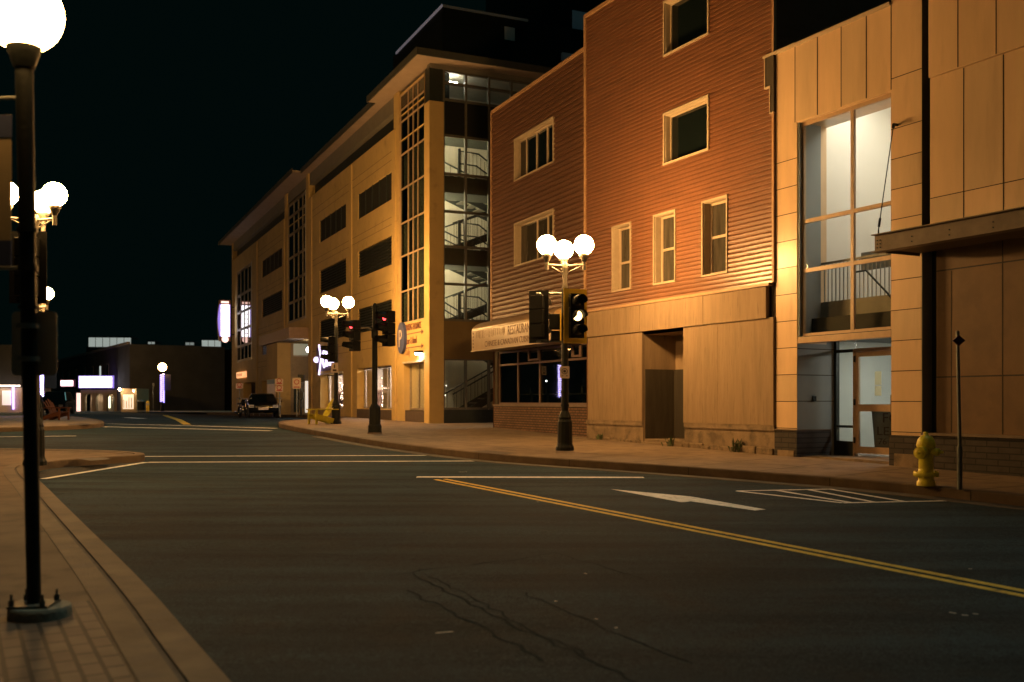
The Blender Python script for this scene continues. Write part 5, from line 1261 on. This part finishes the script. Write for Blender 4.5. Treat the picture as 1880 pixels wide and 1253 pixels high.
# motorcycle
x, y = gp(441, 768)
mc = thing('motorcycle', 'motorcycle with chrome parts parked left of the black saloon car', 'motorcycle', (0, 0, 0), None, local=True)
for yy in (-.72, .72):
    m = MB(); m.xf(Matrix.Identity(4))
    P = [(.0, yy + .27 * math.cos(2 * math.pi * i / 24), .33 + .27 * math.sin(2 * math.pi * i / 24)) for i in range(25)]; m.path(P, .06, 8); wh = m.build('wheel', tyrem, mc)
    m = MB(); m.path([(.0, yy + .2 * math.cos(2 * math.pi * i / 24), .33 + .2 * math.sin(2 * math.pi * i / 24)) for i in range(25)], .02, 6); m.tube((-.08, yy, .33), (.08, yy, .33), .05, n=10); m.build('rim', chrome, wh)
m = MB(); m.path([(0, -.72, .33), (0, -.5, .75), (0, -.42, 1.0)], .035, 8); m.path([(-.38, -.3, 1.08), (-.2, -.42, 1.02), (.2, -.42, 1.02), (.38, -.3, 1.08)], .02, 8); m.build('fork', chrome, mc)
m = MB(); m.sphere((0, -.12, .82), .2, 14, 8); m.v = [(p[0] * .8, p[1] * 1.5 + .06, p[2]) for p in m.v]; m.build('fuel_tank', carblk, mc)
m = MB(); m.box(W, -.14, .14, -.75, -.15, .72, .82); m.build('seat', tyrem, mc, bevel=.04)
m = MB(); m.lathe((0, 0, .28), [(.16, 0), (.2, .1), (.2, .25), (.14, .36)], 10); m.path([(.12, -.1, .35), (.2, .1, .22), (.22, .9, .3)], .05, 8); m.path([(-.12, -.1, .35), (-.2, .1, .22), (-.22, .9, .3)], .05, 8); m.build('engine', chrome, mc)
m = MB(); m.sphere((0, -.62, .92), .1, 12, 8); m.build('headlight', chrome, mc)
mc.location = (x, y + .6, ground(y)); mc.rotation_euler = (0, 0, math.radians(30))

# ================================================================ small street furniture
def parking_sign(px, pyb, y0, y1, label, two=True):
    b = onwalk(px, pyb); t = thing('parking_sign', label, 'sign', b, 'parking signs before the garage')
    z0, z1 = HC + (HY - y1) / F * b.y, HC + (HY - y0) / F * b.y
    m = MB(); m.tube(b, Vector((b.x, b.y, z1 + .05)), .03, n=8); m.build('post', galv, t)
    FR_ = Frame((b.x, b.y - .04), (1, 0))
    zs = [(z0, (z0 + z1) / 2 - .02), ((z0 + z1) / 2 + .02, z1)] if two else [(z0, z1)]
    for a, c in zs:
        p = rrect(FR_, -.2, .2, a, c, 0, .01, .04).build('plate', signwhite, t)
        m = MB(); zc_ = (a + c) / 2; n = 18
        vs = [FR_.pt(r * math.cos(2 * math.pi * i / n), .012, zc_ + .06 + r * math.sin(2 * math.pi * i / n)) for r in (.09, .13) for i in range(n)]
        m.add(vs, [(i, (i + 1) % n, n + (i + 1) % n, n + i) for i in range(n)]); m.box(FR_, -.14, .14, .01, .013, a + .05, a + .1); m.build('symbol', signred, p)
parking_sign(513, 764, 696, 720, 'double-plate parking sign on a thin post left of the garage entrance column')
parking_sign(545, 765, 694, 714, 'single-plate parking sign on a thin post in front of the garage entrance', False)
parking_sign(440, 762, 704, 714, 'small parking sign near the motorcycle at the far end of the garage', False)
b = onwalk(553, 764); t = thing('pay_station', 'dark narrow pay machine on a post in front of the garage entrance', 'pay machine', b)
zz = lambda y: HC + (HY - y) / F * b.y
m = MB(); m.tube(b, Vector((b.x, b.y, zz(690))), .04, n=8); m.build('post', blackmet, t)
m = MB(); FR_ = Frame((b.x, b.y), (1, 0)); m.box(FR_, -.16, .16, -.1, .1, zz(701), zz(688)); m.build('sign_box', darkmet, t, bevel=.02)
m = MB(); m.box(FR_, -.13, .13, -.1, .1, zz(734), zz(720)); m.build('machine', darkmet, t, bevel=.02)
x, y = gp(259, 757); tr = thing('trash_bin', 'dark round litter bin beside the cream corner shop', 'litter bin', (x, y, ground(y)))
m = MB(); m.lathe((x, y, ground(y)), [(.32, 0), (.36, .1), (.36, .95), (.4, 1.0)], 16); m.build('body', darkmet, tr); m = MB(); m.lathe((x, y, ground(y)), [(.42, 1.0), (.42, 1.06), (.25, 1.2), (.1, 1.24)], 16); m.build('lid', mat('bin_lid', (.12, .13, .13), .4), tr)
x, y = gp(271, 758); bo = thing('bollard', 'short yellow bollard right of the dark litter bin', 'bollard', (x, y, ground(y)))
m = MB(); m.lathe((x, y, ground(y)), [(.15, 0), (.15, 1.0), (.1, 1.08), (.02, 1.1)], 14); m.build('post', sigy, bo); m = MB(); m.lathe((x, y, ground(y)), [(.155, .7), (.155, .85)], 14); m.build('band', mat('reflector', (.6, .55, .4), .4), bo)
x, y = gp(273, 757); po = thing('sign_post', 'plain thin dark post behind the yellow bollard', 'post', (x, y, ground(y)))
m = MB(); m.tube((x + .1, y + 1, ground(y)), (x + .1, y + 1, ground(y) + 2.9), .05, n=8); m.build('post', galv, po); m = MB(); m.box(W, x + .02, x + .18, -y - 1.06, -y - .98, ground(y) + 2.6, ground(y) + 2.9); m.build('plate', signback, po)
# weeds along the foundation
def weed(u, w, size, label, seed):
    rnd = random.Random(seed); base = T.pt(u, w, 0); base.z = ground(base.y) + .15
    t = MB()
    for i in range(int(26 * size)):
        a = rnd.uniform(0, 6.28); r = rnd.uniform(.02, .2) * size; hgt = rnd.uniform(.08, .36) * size
        o = base + Vector((rnd.gauss(0, .08) * size, rnd.gauss(0, .04) * size, 0)); tip = o + Vector((r * math.cos(a), r * math.sin(a) * .5, hgt)); sd_ = Vector((-math.sin(a), math.cos(a), .2)) * .018
        mid = (o + tip) / 2 + Vector((0, 0, .05 * size)); t.add([o - sd_ * .4, o + sd_ * .4, mid + sd_, tip, mid - sd_], [(0, 1, 2, 3, 4)])
    ob_ = t.build('weed', leafm, None, recalc=False); ob_['label'] = label; ob_['category'] = 'weed'; ob_['group'] = 'weeds along the foundation'
weed(-3.3, .18, .75, 'low green weed growing at the doorstep of the boarded doorway', 1)
weed(-1.0, .10, 1.0, 'tall sparse weed growing against the right part of the foundation', 2)
weed(-6.4, .13, .5, 'small weed growing at the left end of the boarded shopfront', 3)

# ================================================================ sky, lights, camera
wd_ = bpy.data.worlds.new('World'); SC.world = wd_; wd_.use_nodes = True
nt = wd_.node_tree; bg = nt.nodes['Background']
sky = nt.nodes.new('ShaderNodeTexSky'); sky.sky_type = 'NISHITA'; sky.sun_disc = False
sky.sun_elevation = math.radians(-4); sky.sun_rotation = math.radians(54)
mx = nt.nodes.new('ShaderNodeMix'); mx.data_type = 'RGBA'; mx.blend_type = 'ADD'; mx.inputs[0].default_value = 1
sc_ = nt.nodes.new('ShaderNodeMix'); sc_.data_type = 'RGBA'; sc_.blend_type = 'MULTIPLY'; sc_.inputs[0].default_value = 1
nt.links.new(sky.outputs[0], sc_.inputs[6]); sc_.inputs[7].default_value = (.001, .0015, .0012, 1)
nt.links.new(sc_.outputs[2], mx.inputs[6]); mx.inputs[7].default_value = (.0005, .0026, .0024, 1)     # city night glow
nt.links.new(mx.outputs[2], bg.inputs[0]); bg.inputs[1].default_value = 1.0
sun = bpy.data.lights.new('teal_fill', 'SUN'); sun.energy = .42; sun.angle = math.radians(20); sun.color = (.42, 1, .95)  # added fill from above that tints the road teal, not a known source
so = bpy.data.objects.new('teal_fill', sun); COL.objects.link(so); so.rotation_euler = Vector((-.28, -.2, -.94)).to_track_quat('-Z', 'Y').to_euler()
cam = bpy.data.cameras.new('camera'); co = bpy.data.objects.new('camera', cam); COL.objects.link(co); SC.camera = co
co.location = (0, 0, HC); co.rotation_euler = (math.pi / 2, 0, 0)
cam.lens = F / 1880 * 36; cam.sensor_width = 36; cam.shift_y = (HY - 626.5) / 1880; cam.clip_end = 2000; cam.clip_start = .05
cam.dof.use_dof = True; cam.dof.focus_distance = 20; cam.dof.aperture_fstop = 1.6
SC.view_settings.view_transform = 'Standard'; SC.view_settings.look = 'None'; SC.view_settings.exposure = 0; SC.view_settings.gamma = 1
SC.render.engine = 'CYCLES'; SC.cycles.use_denoising = True; SC.cycles.max_bounces = 8; SC.cycles.diffuse_bounces = 3; SC.cycles.glossy_bounces = 3; SC.cycles.transparent_max_bounces = 12
SC.cycles.sample_clamp_indirect = 6
